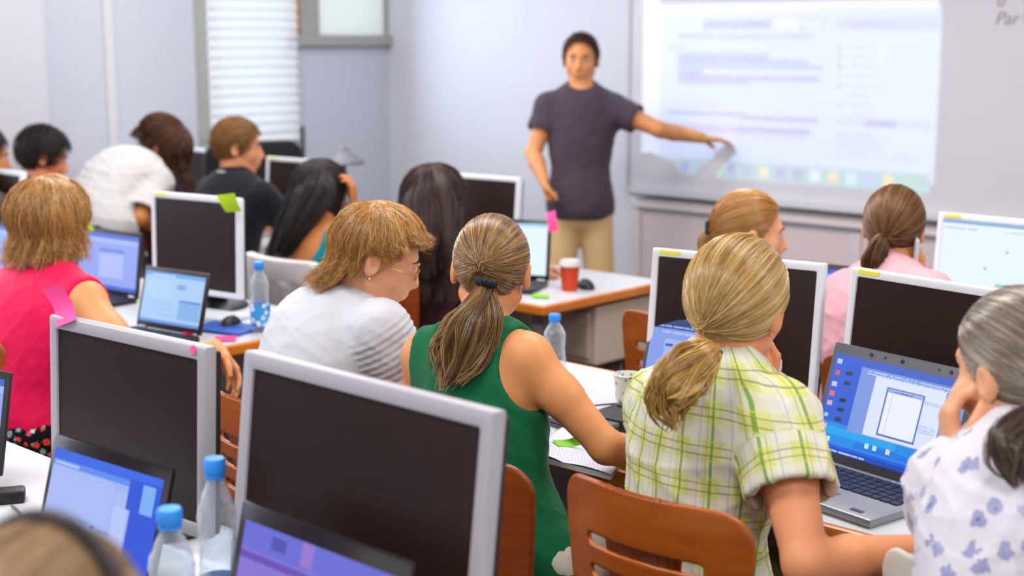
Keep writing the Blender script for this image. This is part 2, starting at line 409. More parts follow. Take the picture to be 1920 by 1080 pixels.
        p2 = p1[:, -1:, :] + Ls[:, None, None]*(g*hv + (t2-g*.6)*.5*tan[:, None, :]*(1-t2*.6)) + out[:, None, :]*((flare+ko[:, None, None])*t2**2 - curl*np.sin(t2*math.pi))
        o, i = s.clump(n, M, wave, 1.6, nc)
        p = np.concatenate([p1, p2], 1)+o
        sm = np.zeros((K, M, 3)); ct = np.zeros(K); np.add.at(sm, key, p); np.add.at(ct, key, 1); mean = sm[key]/ct[key][:, None, None]
        wgt = (.62*np.clip((np.linspace(0, 1, M)-.25)/.75, 0, 1)**1.3)[None, :, None]; p = p*(1-wgt)+mean*wgt
        tint = .5+.25*np.sin(ph*23+i*.15)+rng.normal(0, .15, n)
        s.push(p, tint=tint)
    def short(s, n, comb=(0, 1, .1), L=.03, lift=.006, M=6, off=0, low=-.06):
        d = unit(rng.normal(size=(n*5, 3))); p = s.surf(d); d = d[s.keep(p, off+rng.normal(0, .002, n*5))][:n]; n = len(d)
        cb = np.array(comb, float)[None]+rng.normal(0, .35, (n, 3)); cb = cb-(cb*d).sum(1, keepdims=True)*d; cb = unit(cb)
        t = np.linspace(0, 1, M)[None, :, None]; ang = L/.095
        dd = unit(d[:, None]+cb[:, None]*ang*t); k = 1+(lift/.095)*rng.uniform(.2, 1, (n, 1))*(.3+t[..., 0])
        s.push(s.world(s.surf(dd, k)), taper=.3)
    def scalp(s, h=.006, k=.985, off=0, low=-.07):
        lo = np.array([-.12, -.14, -.12])*s.sc; Fd = Field(lo, -lo, h)
        Fd.add(ell(s.c0, np.eye(3), s.rad*k), 0)
        sc = s.sc
        def cut(g): return np.maximum(np.maximum(.87*g[..., 1]-.49*g[..., 2]-(.024+off)*sc, low*sc-g[..., 2]), np.minimum(-.03*sc-g[..., 2], g[..., 1]+.03*sc))
        Fd.clip(cut); V, Fq = Fd.mesh(); return s.world(V), Fq
    def build(s, name, m, parent, scalp=True, loc=None, **kw):
        Vs, Fs, Ts = [], [], []; o = 0
        if scalp:
            V, Fq = s.scalp(**kw); Vs.append(V); Fs.append(Fq); Ts.append(np.full(len(V), .38)); o = len(V)
        for P_, w, t, rf in zip(s.P, s.W, s.T, s.F):
            V, Fq = strands(P_, w, rf); Vs.append(V); Fs.append(Fq+o); Ts.append(np.repeat(t, P_.shape[1]*3)); o += len(V)
        V = np.concatenate(Vs)-(0 if loc is None else loc)
        s.P, s.W, s.T, s.F = [], [], [], []
        return from_np(name, V, np.concatenate(Fs), m, parent, True, {'tint': ('FLOAT', np.concatenate(Ts))})
def catmull(C, x):
    i = int(x); f = x-i; n = len(C)
    a, b, c, d = C[max(i-1, 0)], C[i], C[min(i+1, n-1)], C[min(i+2, n-1)]
    return .5*((2*b)+(-a+c)*f+(2*a-5*b+4*c-d)*f*f+(-a+3*b-3*c+d)*f**3)
def head_prims(C, Rm, s):
    w = lambda p: C+Rm@(np.array(p, float)*s)
    L = []
    add = lambda pr, k: L.append(('+', pr, k)); sub = lambda pr, k: L.append(('-', pr, k))
    E = lambda c, r, k, M=None: add(ell(w(c), Rm if M is None else Rm@M, np.array(r)*s), k*s)
    K = lambda a, b, ra, rb, k: add(cone(w(a), w(b), ra*s, rb*s), k*s)
    E((0, -.014, .025), (.076, .097, .089), .01)
    E((0, .028, -.035), (.060, .062, .078), .03)
    K((0, .058, -.094), (0, .06, -.096), .020, .020, .02)
    for x in (-1, 1):
        K((x*.053, .002, -.055), (x*.018, .055, -.094), .017, .014, .025)
        E((x*.037, .052, -.028), (.026, .028, .028), .02)
    K((-.03, .072, .022), (.03, .072, .022), .016, .016, .015)
    for x in (-1, 1): sub(ell(w((x*.032, .098, .0)), Rm, np.array((.019, .020, .013))*s), .012*s)
    K((0, .086, .008), (0, .104, -.034), .008, .0115, .008)
    for x in (-1, 1): K((x*.010, .092, -.040), (x*.010, .094, -.040), .0085, .0085, .006)
    E((0, .083, -.064), (.024, .011, .0065), .004); E((0, .081, -.074), (.021, .011, .007), .004)
    E((0, .075, -.060), (.03, .02, .02), .02)
    for x in (-1, 1):
        a = R_(15)*x; Mr = np.array([[math.cos(a), math.sin(a), 0], [-math.sin(a), math.cos(a), 0], [0, 0, 1]])
        E((x*.082, -.012, -.008), (.010, .020, .031), .006, Mr)
        sub(ell(w((x*.092, -.006, -.006)), Rm, np.array((.007, .010, .018))*s), .004*s)
    return L
def hand_prims(wr, d, n, side, curl=.5, s=1.0, spread=1.0, pinch=False):
    """wr wrist, d direction of the fingers, n palm normal (palm side), side +1: thumb lies along cross(d, n)*side"""
    d = unit(d); n = unit(n-np.dot(n, d)*d); lat = np.cross(d, n)*side; L = []
    base = wr+d*.008*s
    lens = (.066, .076, .071, .054); off = (.030, .010, -.010, -.029)
    L.append((ell(wr+d*.045*s, np.stack([lat, d, n], 1), np.array([.036, .047, .0135])*s), .012))
    for i in range(4):
        k = wr+d*(.088-.004*abs(i-1)-(.006 if i == 3 else 0))*s+lat*off[i]*s*spread
        L.append((cone(base+lat*off[i]*.6*s, k, .011*s, .0105*s), .010))
        a = 0; p = k; l = lens[i]
        for j, (fr, da) in enumerate(((.45, curl), (.31, curl*1.15), (.24, curl*.8))):
            a += da; q = p+(d*math.cos(a)+n*math.sin(a))*l*fr*s
            L.append((cone(p, q, (.0095-.0012*j)*s, (.0088-.0013*j)*s), .003)); p = q
    t0 = wr+d*.018*s+lat*.026*s; t1 = t0+(d*.68+lat*.62+n*.35)*.038*s; t2 = t1+(d*.85+lat*.2+n*.45)*.032*s; t3 = t2+(d*.85-lat*.05+n*.5)*.026*s
    L += [(cone(t0, t1, .0155*s, .0125*s), .012), (cone(t1, t2, .0115*s, .0102*s), .004), (cone(t2, t3, .0102*s, .0085*s), .003)]
    return L
SKIN = {}
def skin_mat(name, c):
    return mat(name, c, rough=.48, spec=.4, noise=(9, .07), bump=(180, .06), sss=.12)
def cloth_mat(name, c, amt=.05, bump=(14, .35), fine=True, rough=.85):
    return mat(name, c, rough=rough, spec=.15, noise=(5, amt), bump=bump, sheen=.1)
def torso_prims(J, w=1.0, belly=0):
    pe, nk, sl, sr = J['pelvis'], J['neck'], J['sl'], J['sr']
    up = unit(nk-pe); lat = unit(sr-sl); lat = unit(lat-np.dot(lat, up)*up*.7); bk = unit(np.cross(up, lat)); fw = bk  # forward
    Rm = np.stack([lat, fw, np.cross(lat, fw)], 1); H = np.linalg.norm(nk-pe)
    mid = (sl+sr)/2; sw = np.linalg.norm(sr-sl)/2
    bend = J.get('hunch', .02)
    C = lambda t, f=0: pe+(nk-pe)*t-fw*bend*math.sin(math.pi*min(1, t))+fw*f
    cw = sw*.93*w
    L = [(ell(C(.70), Rm, (cw, .102*w, H*.36)), .03), (ell(C(.38), Rm, (cw*.84, (.092+belly)*w, H*.34)), .06),
         (ell(C(.05), Rm, (cw*1.02, .115*w, H*.27)), .07), (ell(C(.88)+(mid-C(.88))*.3, Rm, (sw*.82, .07*w, H*.17)), .04)]
    for s_ in (sl, sr):
        L.append((cone(nk+(nk-pe)/H*.028, s_+(mid-s_)*.10, .040, .046*w), .035))
        L.append((cone(s_+(mid-s_)*.25-up*.05, s_, .062*w, .052*w), .03))
    return L, Rm, H, C, up, lat, fw
class Person:
    def __init__(s, label, C, hd, J, skin, sc=1.0, w=1.0, res=.006, arm=1.0, belly=0, name='person', stand=False, feet=True):
        s.J = J; s.C = C; s.R = frame_of(*hd); s.sc = sc; s.w = w; s.res = res; s.arm = arm; s.skin = skin; s.th = .86 if stand else 1.0
        pe = J['pelvis']; s.base = np.array([pe[0], pe[1], 0.]); s.root = empty(name, s.base, label, 'person')
        s.T, s.TR, s.H, s.Cf, s.up, s.lat, s.fw = torso_prims(J, w, belly)
        if 'kl' not in J:
            f = unit(np.array([s.fw[0], s.fw[1], 0])); l2 = unit(np.array([s.lat[0], s.lat[1], 0]))
            for k, g in (('l', -1), ('r', 1)):
                J['k'+k] = pe+f*.42+l2*g*.11+np.array([0, 0, -.04]); J['a'+k] = np.array([*(pe+f*.46+l2*g*.12)[:2], .09])
        s.hips = {k: pe+s.lat*g*.085*w*(s.th**1.5)-s.up*.02 for k, g in (('l', -1), ('r', 1))}
    def fit(s, fd, V, Fq, m, name, attrs=None, amp=0):
        return from_np(name, V-s.base, Fq, m, s.root, True, attrs)
    def body(s, hands=('l', 'r'), hk=None, legs=True):
        J = s.J; prims = []; a = s.arm
        prims += [('+', p, k) for p, k in s.T]
        for k in 'lr':
            sh, e, w_ = J['s'+k], J['e'+k], J['w'+k]
            prims += [('+', cone(sh, sh+(e-sh)*.45, .049*a, .045*a), .02), ('+', cone(sh+(e-sh)*.4, e, .045*a, .036*a), .015),
                      ('+', cone(e, e+(w_-e)*.35, .037*a, .038*a), .015), ('+', cone(e+(w_-e)*.35, w_, .038*a, .025*a), .012)]
            h = (hk or {}).get(k)
            if h is not None:
                prims += [('+', p, kk) for p, kk in hand_prims(w_, **h)]
            if legs:
                kn, an, hp = J['k'+k], J['a'+k], s.hips[k]
                prims += [('+', cone(hp, kn, .088*s.w*s.th, .058), .03), ('+', cone(kn, an, .055, .036), .02)]
                f = unit(np.array([s.fw[0], s.fw[1], 0]))
                prims.append(('+', cone(an-f*.03+np.array([0, 0, -.045]), an+f*.14+np.array([0, 0, -.055]), .036, .028), .02))
        hb = s.C+s.R@(np.array([0, -.022, -.055])*s.sc)
        nr = .050*s.sc*(1.12 if s.w > 1.05 else 1)
        prims.append(('+', cone(hb, J['neck']+s.up*.01, nr, nr*1.08), .025))
        prims += head_prims(s.C, s.R, s.sc)
        lo = np.min([p[1][1] for p in prims if p[0] == '+'], axis=0); hi = np.max([p[1][2] for p in prims if p[0] == '+'], axis=0)
        fd = Field(lo, hi, s.res)
        for op, p, k in prims: (fd.add if op == '+' else fd.sub)(p, k)
        V, Fq = fd.mesh(); V = relax(V, Fq, 1, .4); s.fit(fd, V, Fq, s.skin, 'body')
        return s
    def face(s, iris=(.12, .07, .03), brow='#4a3020', lips='#b5584e'):
        w = lambda p: s.C+s.R@(np.array(p, float)*s.sc)-s.base
        for x in (-1, 1):
            b = B(); b.lathe([(1e-4, -.0115), (.006, -.0098), (.0105, -.005), (.0118, 0), (.0105, .005), (.006, .0098), (1e-4, .0115)], n=20)
            e = b.build('eye', mat('eye_white', (.50, .45, .43), .2), s.root, True)
            Rm = Matrix([[*s.R[i]] for i in range(3)]).to_4x4(); e.matrix_basis = Matrix.Translation(Vector(w((x*.032, .073, .0)))) @ Rm @ Matrix.Rotation(R_(-90), 4, 'X')
            e.scale = [s.sc]*3
            me = e.data; me.materials.append(mat('iris_dark', iris, .1))
            for p in me.polygons:
                if p.center.z > .0095: p.material_index = 1
            b = B(); b.tube([w((x*.014, .089, .020)), w((x*.030, .089, .026)), w((x*.046, .078, .021))], [.0028, .0036, .0018], 8)
            b.build('eyebrow', mat('brow_'+brow.strip('#'), brow, .8), s.root, True)
        b = B(); b.tube([w((-.022, .087, -.068)), w((-.01, .0945, -.066)), w((0, .096, -.0675)), w((.01, .0945, -.066)), w((.022, .087, -.068))], [.001, .0035, .0038, .0035, .001], 8)
        b.build('lips', mat('lips_'+lips.strip('#'), lips, .4), s.root, True)
        return s
    def top(s, name, m, sleeve=.5, hips=None, gather=0, infl=.010, neck=.055, neck_off=(0, .02, .05), arm=0, hem=-.10, armhole=None, legs=False, fold=.003, sl_r=.062, cuts=(), seedf=0, res=None, prims=None, long=False, extra=()):
        J = s.J; h = res or s.res; T = [(p, k) for p, k in s.T]
        lo = np.min([p[1] for p, _ in T], axis=0)-.05; hi = np.max([p[2] for p, _ in T], axis=0)+.05
        arms = []
        for k in 'lr':
            sh, e, w_ = J['s'+k], J['e'+k], J['w'+k]
            if sleeve > 0:
                if sleeve > 1:
                    arms.append((cone(sh, e, sl_r*.95*s.arm, .050*s.arm), .03)); arms.append((cutcone(e, w_, .050*s.arm, .036*s.arm, sleeve-1), .02))
                else: arms.append((cutcone(sh, e, sl_r*s.arm, (sl_r+.002)*s.arm, sleeve), .022))
        for p, _ in arms: lo = np.minimum(lo, p[1]); hi = np.maximum(hi, p[2])
        for p in extra: lo = np.minimum(lo, p[1]); hi = np.maximum(hi, p[2])
        if hips: lo = np.minimum(lo, J['pelvis']-.3)
        fd = Field(lo-.02, hi+.02, h)
        for p, k in T: fd.add(p, k)
        fd.A -= infl
        if armhole:
            for k, g in (('l', -1), ('r', 1)):
                sh = J['s'+k]; fd.sub(ell(sh+s.lat*g*(armhole-.0)+np.array([0, 0, -.02])+s.up*.01, s.TR, (.075, .13, .12)), .01)
        for p, k in arms: fd.add(p, k)
        for p in extra: fd.add(p, .03)
        if hips: fd.add(ell(J['pelvis']+s.up*hips[3], s.TR, hips[:3]), .05)
        no = np.array(neck_off); c = J['neck']+s.TR@no
        if neck: fd.sub(ell(c, s.TR, (neck*1.08, neck, neck)), .008)
        for c_, r_ in cuts: fd.sub(ell(c_, s.TR, r_), .008)
        fd.plane(s.J['pelvis']+s.up*hem, -s.up)
        V, Fq = fd.mesh(); V = relax(V, Fq, 1, .5)
        q = V-J['pelvis']; u = np.arctan2(q@s.lat, -(q@s.fw))*.155; v = q@s.up; pat = np.stack([u, v, np.zeros(len(V))], 1)
        for k, off in (('l', 1.0), ('r', 2.0)):
            sh, e = J['s'+k], J['e'+k]; L = np.linalg.norm(e-sh); d = (e-sh)/L
            r = V-sh; t = r@d; ra = np.linalg.norm(r-t[:, None]*d, axis=1); side = unit(np.cross(d, s.up)); oth = np.cross(side, d)
            if sleeve > 0:
                mk = (t > .055) & (ra < .082*s.arm) & (t < L+.1)
                uu = np.arctan2(r@side, r@oth)*.06; pat[mk] = np.stack([uu+off, t, np.full(len(V), off)], 1)[mk]
        if fold:
            N = normals(V, Fq); rs = np.random.default_rng(100+seedf); D = np.zeros(len(V))
            for _ in range(7):
                kv = unit(rs.normal(size=3)*np.array([.6, .6, 1.2]))*rs.uniform(18, 55); wv = unit(rs.normal(size=3))*rs.uniform(8, 16)
                D += (1-np.abs(np.sin(V@kv+1.6*np.sin(V@wv+rs.uniform(0, 6)))))**3*rs.uniform(.4, 1)
            V = V+N*(D*fold*.55)[:, None]
        if gather:
            N = normals(V, Fq)
            for off in (1.0, 2.0):
                kk = 'l' if off == 1.0 else 'r'; sh, e = J['s'+kk], J['e'+kk]; d = unit(e-sh); r = V-sh; t = r@d; ra = np.linalg.norm(r-t[:, None]*d, axis=1)
                mk = (ra < .09) & (t > -.04); a_ = V[:, 0]
                g_ = (1-np.abs(np.sin(math.pi*t/.0165+.5*np.sin(a_*30))))**1.5*np.clip((.20-t)/.05, 0, 1)*np.clip((t+.03)/.03, 0, 1)
                V = V+N*(g_*mk*gather)[:, None]
        return s.fit(fd, V, Fq, m, name, {'pat': ('FLOAT_VECTOR', pat)})
    def bottom(s, name, m, length=2.0, infl=.012, topz=.12, skirt=False):
        """length 1 = to the knee, 2 = to the ankle"""
        J = s.J; pr = []
        for k in 'lr':
            kn, an, hp = J['k'+k], J['a'+k], s.hips[k]
            if length > 1: pr += [(cone(hp, kn, .092*s.w*s.th, .066), .03), (cutcone(kn, an, .064, .055, length-1), .02)]
            else: pr += [(cutcone(hp, kn, .094*s.w, .075, length), .03)]
        if skirt: pr.append((cone((s.hips['l']+s.hips['r'])/2, (J['kl']+J['kr'])/2, .13, .12), .04))
        lo = np.min([p[1] for p, _ in pr]+[s.T[2][0][1]], axis=0); hi = np.max([p[2] for p, _ in pr]+[s.T[2][0][2]], axis=0)
        fd = Field(lo-.02, hi+.02, max(s.res, .007)); fd.add(s.T[2][0], 0, infl); fd.add(s.T[1][0], .04, infl*.5)
        for p, k in pr: fd.add(p, k)
        fd.plane(J['pelvis']+s.up*topz, s.up)
        V, Fq = fd.mesh(); V = relax(V, Fq, 1, .5)
        q = V-J['pelvis']; return s.fit(fd, V, Fq, m, name, {'pat': ('FLOAT_VECTOR', q)})
    def shoes(s, c='#3a2a22'):
        f = unit(np.array([s.fw[0], s.fw[1], 0]))
        for k in 'lr':
            an = s.J['a'+k]; fd = Field(an-.22, an+.2, .007)
            fd.add(cone(an-f*.035+np.array([0, 0, -.045]), an+f*.145+np.array([0, 0, -.053]), .044, .036), 0); fd.plane((0, 0, .001), (0, 0, -1)); fd.plane(an+np.array([0, 0, -.015]), (0, 0, 1))
            V, Fq = fd.mesh(); s.fit(fd, V, Fq, mat('shoe_'+c.strip('#'), c, .5), 'shoe')
    def hair(s, **k): return Hair(s.C, s.R, s.sc, **k)
def Z(*v): return np.array(v, float)
# ---------------------------------------------------------------- the room
x0, x1, y0, y1, zc = ROOM['x0'], ROOM['x1'], ROOM['y0'], ROOM['y1'], ROOM['zc']
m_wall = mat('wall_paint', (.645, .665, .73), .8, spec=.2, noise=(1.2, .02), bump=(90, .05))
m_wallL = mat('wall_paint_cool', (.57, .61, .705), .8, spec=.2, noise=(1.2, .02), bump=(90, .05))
m_ceil = mat('ceiling_paint', (.8, .79, .78), .9)
m_floor = wood_mat('floor_parquet', '#3a1c12', '#5d3020', (3, 14, 3), .35)
m_grey = mat('grey_window_frame', '#a6a8a2', .5); m_alu = mat('aluminium', '#b9bcc2', .35, metal=.6)
def struct(name, b, m):
    return tag(b.build(name, m), kind='structure')
struct('floor', B().box(((x0+x1)/2, (y0+y1)/2, -.05), (x1-x0+.4, y1-y0+.4, .1)), m_floor)
struct('ceiling', B().box(((x0+x1)/2, (y0+y1)/2, zc+.05), (x1-x0+.4, y1-y0+.4, .1)), m_ceil)
struct('wall_back', B().box(((x0+x1)/2, y1+.06, zc/2), (x1-x0+.24, .12, zc)), m_wall)
struct('wall_right', B().box((x1+.06, (y0+y1)/2, zc/2), (.12, y1-y0, zc)), m_wall)
struct('wall_front', B().box(((x0+x1)/2, y0-.06, zc/2), (x1-x0+.24, .12, zc)), m_wall)
# left wall with a tall narrow window and a high one beside it
ya = PX(391, 120, x0)[1]; yb = PX(538, 120, x0)[1]; yc = PX(728, 60, x0)[1]; zb = PX(460, 262, x0)[2]; zs = PX(650, 66, x0)[2]; zt = 2.7
yl = PX(366, 120, x0)[1]
T_ = .12; xm = x0-T_/2
b = B()
b.box((xm, (y0+yl)/2, zc/2), (T_, yl-y0, zc))
b.box((xm, (yl+yb)/2, (zb-.05)/2), (T_, yb-yl, zb-.05)); b.box((xm, (yb+y1)/2, (zs-.02)/2), (T_, y1-yb, zs-.02))
b.box((xm, (yl+y1)/2, (zt+zc)/2), (T_, y1-yl, zc-zt)); b.box((xm, (yc+y1)/2, zc/2), (T_, y1-yc, zc))
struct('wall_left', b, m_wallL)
yq0 = PX(93, 120, x0+.0)[1]
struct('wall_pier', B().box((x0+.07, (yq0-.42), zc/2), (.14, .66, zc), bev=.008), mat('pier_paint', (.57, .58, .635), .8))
struct('trim_1', B().box((x0+.008, PX(204, 120, x0)[1], zc/2), (.016, .05, zc), bev=.003), mat('trim_cream', (.68, .68, .68), .7))
# windows: frames with glass
wf = B(); d = .07
wf.box((x0-.03, (yl+ya)/2, (zb+zt)/2), (d, ya-yl, zt-zb), bev=.004)
wf.box((x0-.03, (yl+yb)/2, zb-.02), (d, yb-yl, .06), bev=.004); wf.box((x0-.03, yb+.02, (zb+zs)/2), (d, .04, zs-zb), bev=.004)
struct('window_1', wf, m_grey)
g = B().box((x0-.05, (ya+yb)/2, (zb+zt)/2), (.006, yb-ya, zt-zb)); struct('window_pane', g, mat('window_glass', (1, 1, 1), .0, trans=1, ior=1.1, spec=.3))
wf = B(); ym0, ym1 = PX(566, 30, x0)[1], PX(598, 30, x0)[1]
wf.box((x0-.03, (ym0+ym1)/2, (zs+zt)/2), (d, ym1-ym0, zt-zs), bev=.004); wf.box((x0-.02, (yb+yc)/2, zs-.03), (d+.05, yc-yb+.06, .06), bev=.006)
wf.box((x0-.03, yc-.015, (zs+zt)/2), (d, .03, zt-zs), bev=.004)
struct('window_2', wf, m_grey)
t = B().box((x0-.045, (yb+ym0)/2, (zs+zt)/2), (.01, ym0-yb, zt-zs)).build('window_shade', mat('orange_shade', (1.0, .52, .22), .8))
t.data.materials[0].node_tree.nodes['Principled BSDF'].inputs['Transmission Weight'].default_value = 0
tag(t, 'orange strip of shade in the high window beside the white slatted blind', 'shade')
def translucent(name, c, k=.5):
    m, nt, bb = new_mat(name); nt.nodes.remove(bb)
    d_ = nt.nodes.new('ShaderNodeBsdfDiffuse'); t_ = nt.nodes.new('ShaderNodeBsdfTranslucent'); mx = nt.nodes.new('ShaderNodeMixShader'); mx.inputs[0].default_value = k
    d_.inputs[0].default_value = col(c); t_.inputs[0].default_value = col(c)
    nt.links.new(d_.outputs[0], mx.inputs[1]); nt.links.new(t_.outputs[0], mx.inputs[2]); nt.links.new(mx.outputs[0], nt.nodes['Material Output'].inputs[0]); return m
t.data.materials[0] = translucent('orange_shade_cloth', (1.0, .62, .30), .6)
rb = empty('venetian_blind', (x0+.05, (ya+yb)/2, zb), 'white horizontal slatted blind over the tall window behind the man in black', 'blind')
m_slat = translucent('blind_slat', (.93, .95, .97), .55)
sb = B(); z = .02; Wd = yb-ya+.07
while z < zt-zb:
    sb.box((0, 0, z), (.0015, Wd, .056), (R_(-22), 'Y')); z += .050
sb.build('slats', m_slat, rb)
B().box((0, 0, -.005), (.03, Wd, .018), bev=.004).build('bottom_rail', mat('rail_cream', (.85, .83, .8), .5), rb)
cb = B()
for s_ in (-1, 1): cb.tube([(0.022, s_*(Wd/2-.05), 0), (0.022, s_*(Wd/2-.05), zt-zb)], .0025, 6)
cb.build('ladder_cord', mat('cord_white', (.9, .9, .9), .7), rb)
t = B().box((x0-.01, (ym1+yc)/2, (zs+zt)/2), (.004, yc-ym1-.01, zt-zs)).build('roller_blind', translucent('roller_cloth', (.93, .96, .93), .45))
tag(t, 'plain white roller blind drawn over the high window near the corner', 'blind')
# rail and lower panelling under the board
zr = PY(1192, 377, y1)[2]; xr = PY(1192, 377, y1)[0]
struct('trim_2', B().box(((xr+x1)/2, y1-.02, zr), (x1-xr, .04, .05), bev=.006), mat('rail_paint', (.76, .70, .72), .6))
struct('trim_3', B().box(((xr+x1)/2, y1-.006, zr/2-.03), (x1-xr, .012, zr-.06)), mat('panel_paint', (.68, .58, .60), .7))
b = B()
for k in range(9): b.box((xr+.02+k*.62, y1-.016, zr/2-.02), (.05, .012, zr-.06), bev=.003)
struct('trim_4', b, mat('stile_paint', (.70, .61, .63), .7))
# ---------------------------------------------------------------- whiteboard, its writing, the projector
bx0 = PY(1184, 200, y1)[0]; bz0 = PY(1186, 352, y1)[2]; bx1 = -1.35; bz1 = 2.55
wb = empty('whiteboard', ((bx0+bx1)/2, y1, bz0), 'large white marker board with thin grey frame on the back wall', 'whiteboard')
bw, bh = bx1-bx0, bz1-bz0
B().box((0, -.012, bh/2), (bw, .02, bh)).build('board_surface', mat('board_enamel', (.66, .65, .70), .45, spec=.3), wb)
B().frame(bw+.03, bh+.03, bw-.02, bh-.02, .03, (0, -.016, bh/2)).build('frame', mat('board_frame', (.55, .56, .60), .5), wb)
B().box((0, -.05, -.01), (bw*.96, .07, .02), bev=.006).build('tray', mat('board_frame', (.55, .56, .60), .5), wb)
def text(body, size, loc, rot, m, parent, name='writing', ext=.0006, shear=0):
    c = bpy.data.curves.new('t', 'FONT'); c.body = body; c.size = size; c.extrude = ext; c.shear = shear; c.offset = -.0006*size*10
    o = bpy.data.objects.new('t', c); COL.objects.link(o); bpy.context.view_layer.update()
    me = bpy.data.meshes.new_from_object(o.evaluated_get(bpy.context.evaluated_depsgraph_get())); bpy.data.objects.remove(o)
    me.name = name; o = link(name, me, m, parent); o.location = loc; o.rotation_euler = rot; return o
m_pen = mat('red_marker', (.42, .30, .30), .7)
for s_, (px, py) in (('u', (1866, 12)), ('Par', (1864, 46)), ('V', (1912, 14)), ('V', (1912, 48))):
    q = PY(px, py, y1-.024)-np.array([(bx0+bx1)/2, y1, bz0])
    text(s_, .075, tuple(q), (R_(90), 0, 0), m_pen, wb, shear=.25)
# the projected page, thrown by a real lamp: wall coordinates in metres (X, Z)
jx0 = PY(1202, 322, y1-.022)[0]; jx1 = PY(1743, 362, y1-.022)[0]; jz0 = PY(1202, 322, y1-.022)[2]; jz1 = jz0+1.2
def wq(px, py):
    q = PY(px, py, y1-.022); return q[0], q[2]
def zz(x, y): return 1180+x/2.594, y/2.594
PR = []
def pr(xa, ya_, xb, yb_, c, n=0, flat=True):
    (a, _), (_, t0) = wq(*zz(xa, (ya_+yb_)/2)), wq(*zz((xa+xb)/2, ya_)); (b_, _), (_, t1) = wq(*zz(xb, (ya_+yb_)/2)), wq(*zz((xa+xb)/2, yb_))
    PR.append((min(a, b_), min(t0, t1), max(a, b_), max(t0, t1), c, n))
PR.append((jx0, jz0, jx1, jz1, '#e4eeff', 0))
pr(150, 55, 1500, 820, '#cfdfff')
z18 = wq(1480, 3)[1]; PR.append((jx0+.1, z18, jx1, jz1, '#6f7288', 0))
pr(1010, 85, 1500, 150, '#c3ccff'); pr(1010, 150, 1500, 880, '#d6e4ff')
pr(360, 98, 690, 140, '#9fb2f2'); pr(700, 98, 820, 135, '#dfe8ff'); pr(835, 92, 955, 140, '#a9b8f5'); pr(842, 98, 948, 134, '#dde8ff')
pr(240, 150, 410, 185, '#8cb4ec', 1); pr(430, 170, 890, 187, '#8ab9dd')
pr(190, 222, 275, 238, '#b8caf2'); pr(238, 258, 675, 290, '#98baf0'); pr(238, 288, 870, 310, '#88b4e0'); pr(238, 316, 940, 335, '#84b2dc'); pr(238, 336, 355, 372, '#98baf0')
pr(238, 370, 925, 390, '#7090e4'); pr(238, 391, 585, 408, '#86aae8')
pr(190, 492, 480, 515, '#c3c4e8', 2); pr(190, 543, 560, 560, '#9a8cd4'); pr(545, 570, 918, 590, '#8070c8')
pr(250, 610, 520, 640, '#c4b8ea'); pr(520, 624, 880, 648, '#8672d0'); pr(520, 652, 850, 668, '#b7a8e6', 1)
pr(1082, 103, 1220, 122, '#a3a8e0', 1)
for i, y in enumerate((228, 275, 322, 370, 416, 463, 510, 557)):
    pr(1014, y-9, 1034, y+9, ['#7a70d8', '#6f78dc', '#6c74e0', '#c8cfe8', '#7a55b8', '#cfe8c8', '#6a62dc', '#9fe0a8'][i])
    pr(1048, y-8, 1145+18*(i % 5)+25*(i > 2), y+8, '#b4bce6', 2)
pr(1000, 580, 1470, 625, '#c8d4ff'); pr(1145, 590, 1295, 616, '#8c9af0'); pr(1000, 640, 1190, 662, '#a8b8ee', 1)
pr(1000, 672, 1290, 692, '#b4c4f4', 1); pr(1000, 702, 1230, 722, '#a8b8ee', 1); pr(1000, 735, 1410, 780, '#bfd0f8', 2)
pr(925, 40, 1030, 50, '#a8b4e0', 1); pr(1060, 40, 1180, 50, '#a8b4e0', 1); pr(1205, 40, 1340, 50, '#a8b4e0', 1)
PR.append((jx0, jz0, jx1, jz0+.085, '#9fd0cf', 0))
icons = ['#7a7ad8', '#b8c8f0', '#8a8ae0', '#8abfe0', '#e8e08a', '#8a78d8', '#9ab0d8', '#f0e8b0', '#b09ae0', '#7a6ad0', '#e6ecff', '#f0dc7a', '#c8e8ff', '#b8c0f4', '#f2e08a', '#a8d8c0']
for i, c in enumerate(icons):
    xx = jx0+.06+i*(jx1-jx0-.1)/len(icons); PR.append((xx, jz0+.018, xx+.05, jz0+.068, c, 0))
def lampcol(c):                                             # light the projector adds to the room light on the board
    c = col(c); return tuple(max(.0, c[i]-(.39, .36, .40)[i]) for i in range(3))
PJ = np.array([(jx0+jx1)/2-.12, y1-2.05, 2.62])
pl = bpy.data.lights.new('projector_light', 'SPOT'); pl.spot_size = R_(150); pl.spot_blend = 0; pl.shadow_soft_size = .012; pl.energy = 190; pl.color = (1, 1, 1)
po = bpy.data.objects.new('projector_light', pl); COL.objects.link(po); po.location = tuple(PJ); po.rotation_euler = (R_(90), 0, 0)
pl.use_nodes = True; nt = pl.node_tree; em = [n for n in nt.nodes if n.type == 'EMISSION'][0]
ge = nt.nodes.new('ShaderNodeTexCoord'); sp = nt.nodes.new('ShaderNodeSeparateXYZ'); nt.links.new(ge.outputs['Normal'], sp.inputs[0])
dist = (y1-.022)-PJ[1]                                     # lamp axis is +Y; local -Z = world +Y, local Y = world Z
k = M_(nt, 'MULTIPLY', M_(nt, 'DIVIDE', dist, sp.outputs[2]), -1)
u_ = M_(nt, 'ADD', M_(nt, 'MULTIPLY', sp.outputs[0], k), float(PJ[0])); v_ = M_(nt, 'ADD', M_(nt, 'MULTIPLY', sp.outputs[1], k), float(PJ[2]))
cb = nt.nodes.new('ShaderNodeCombineXYZ'); nt.links.new(u_, cb.inputs[0]); nt.links.new(v_, cb.inputs[1])
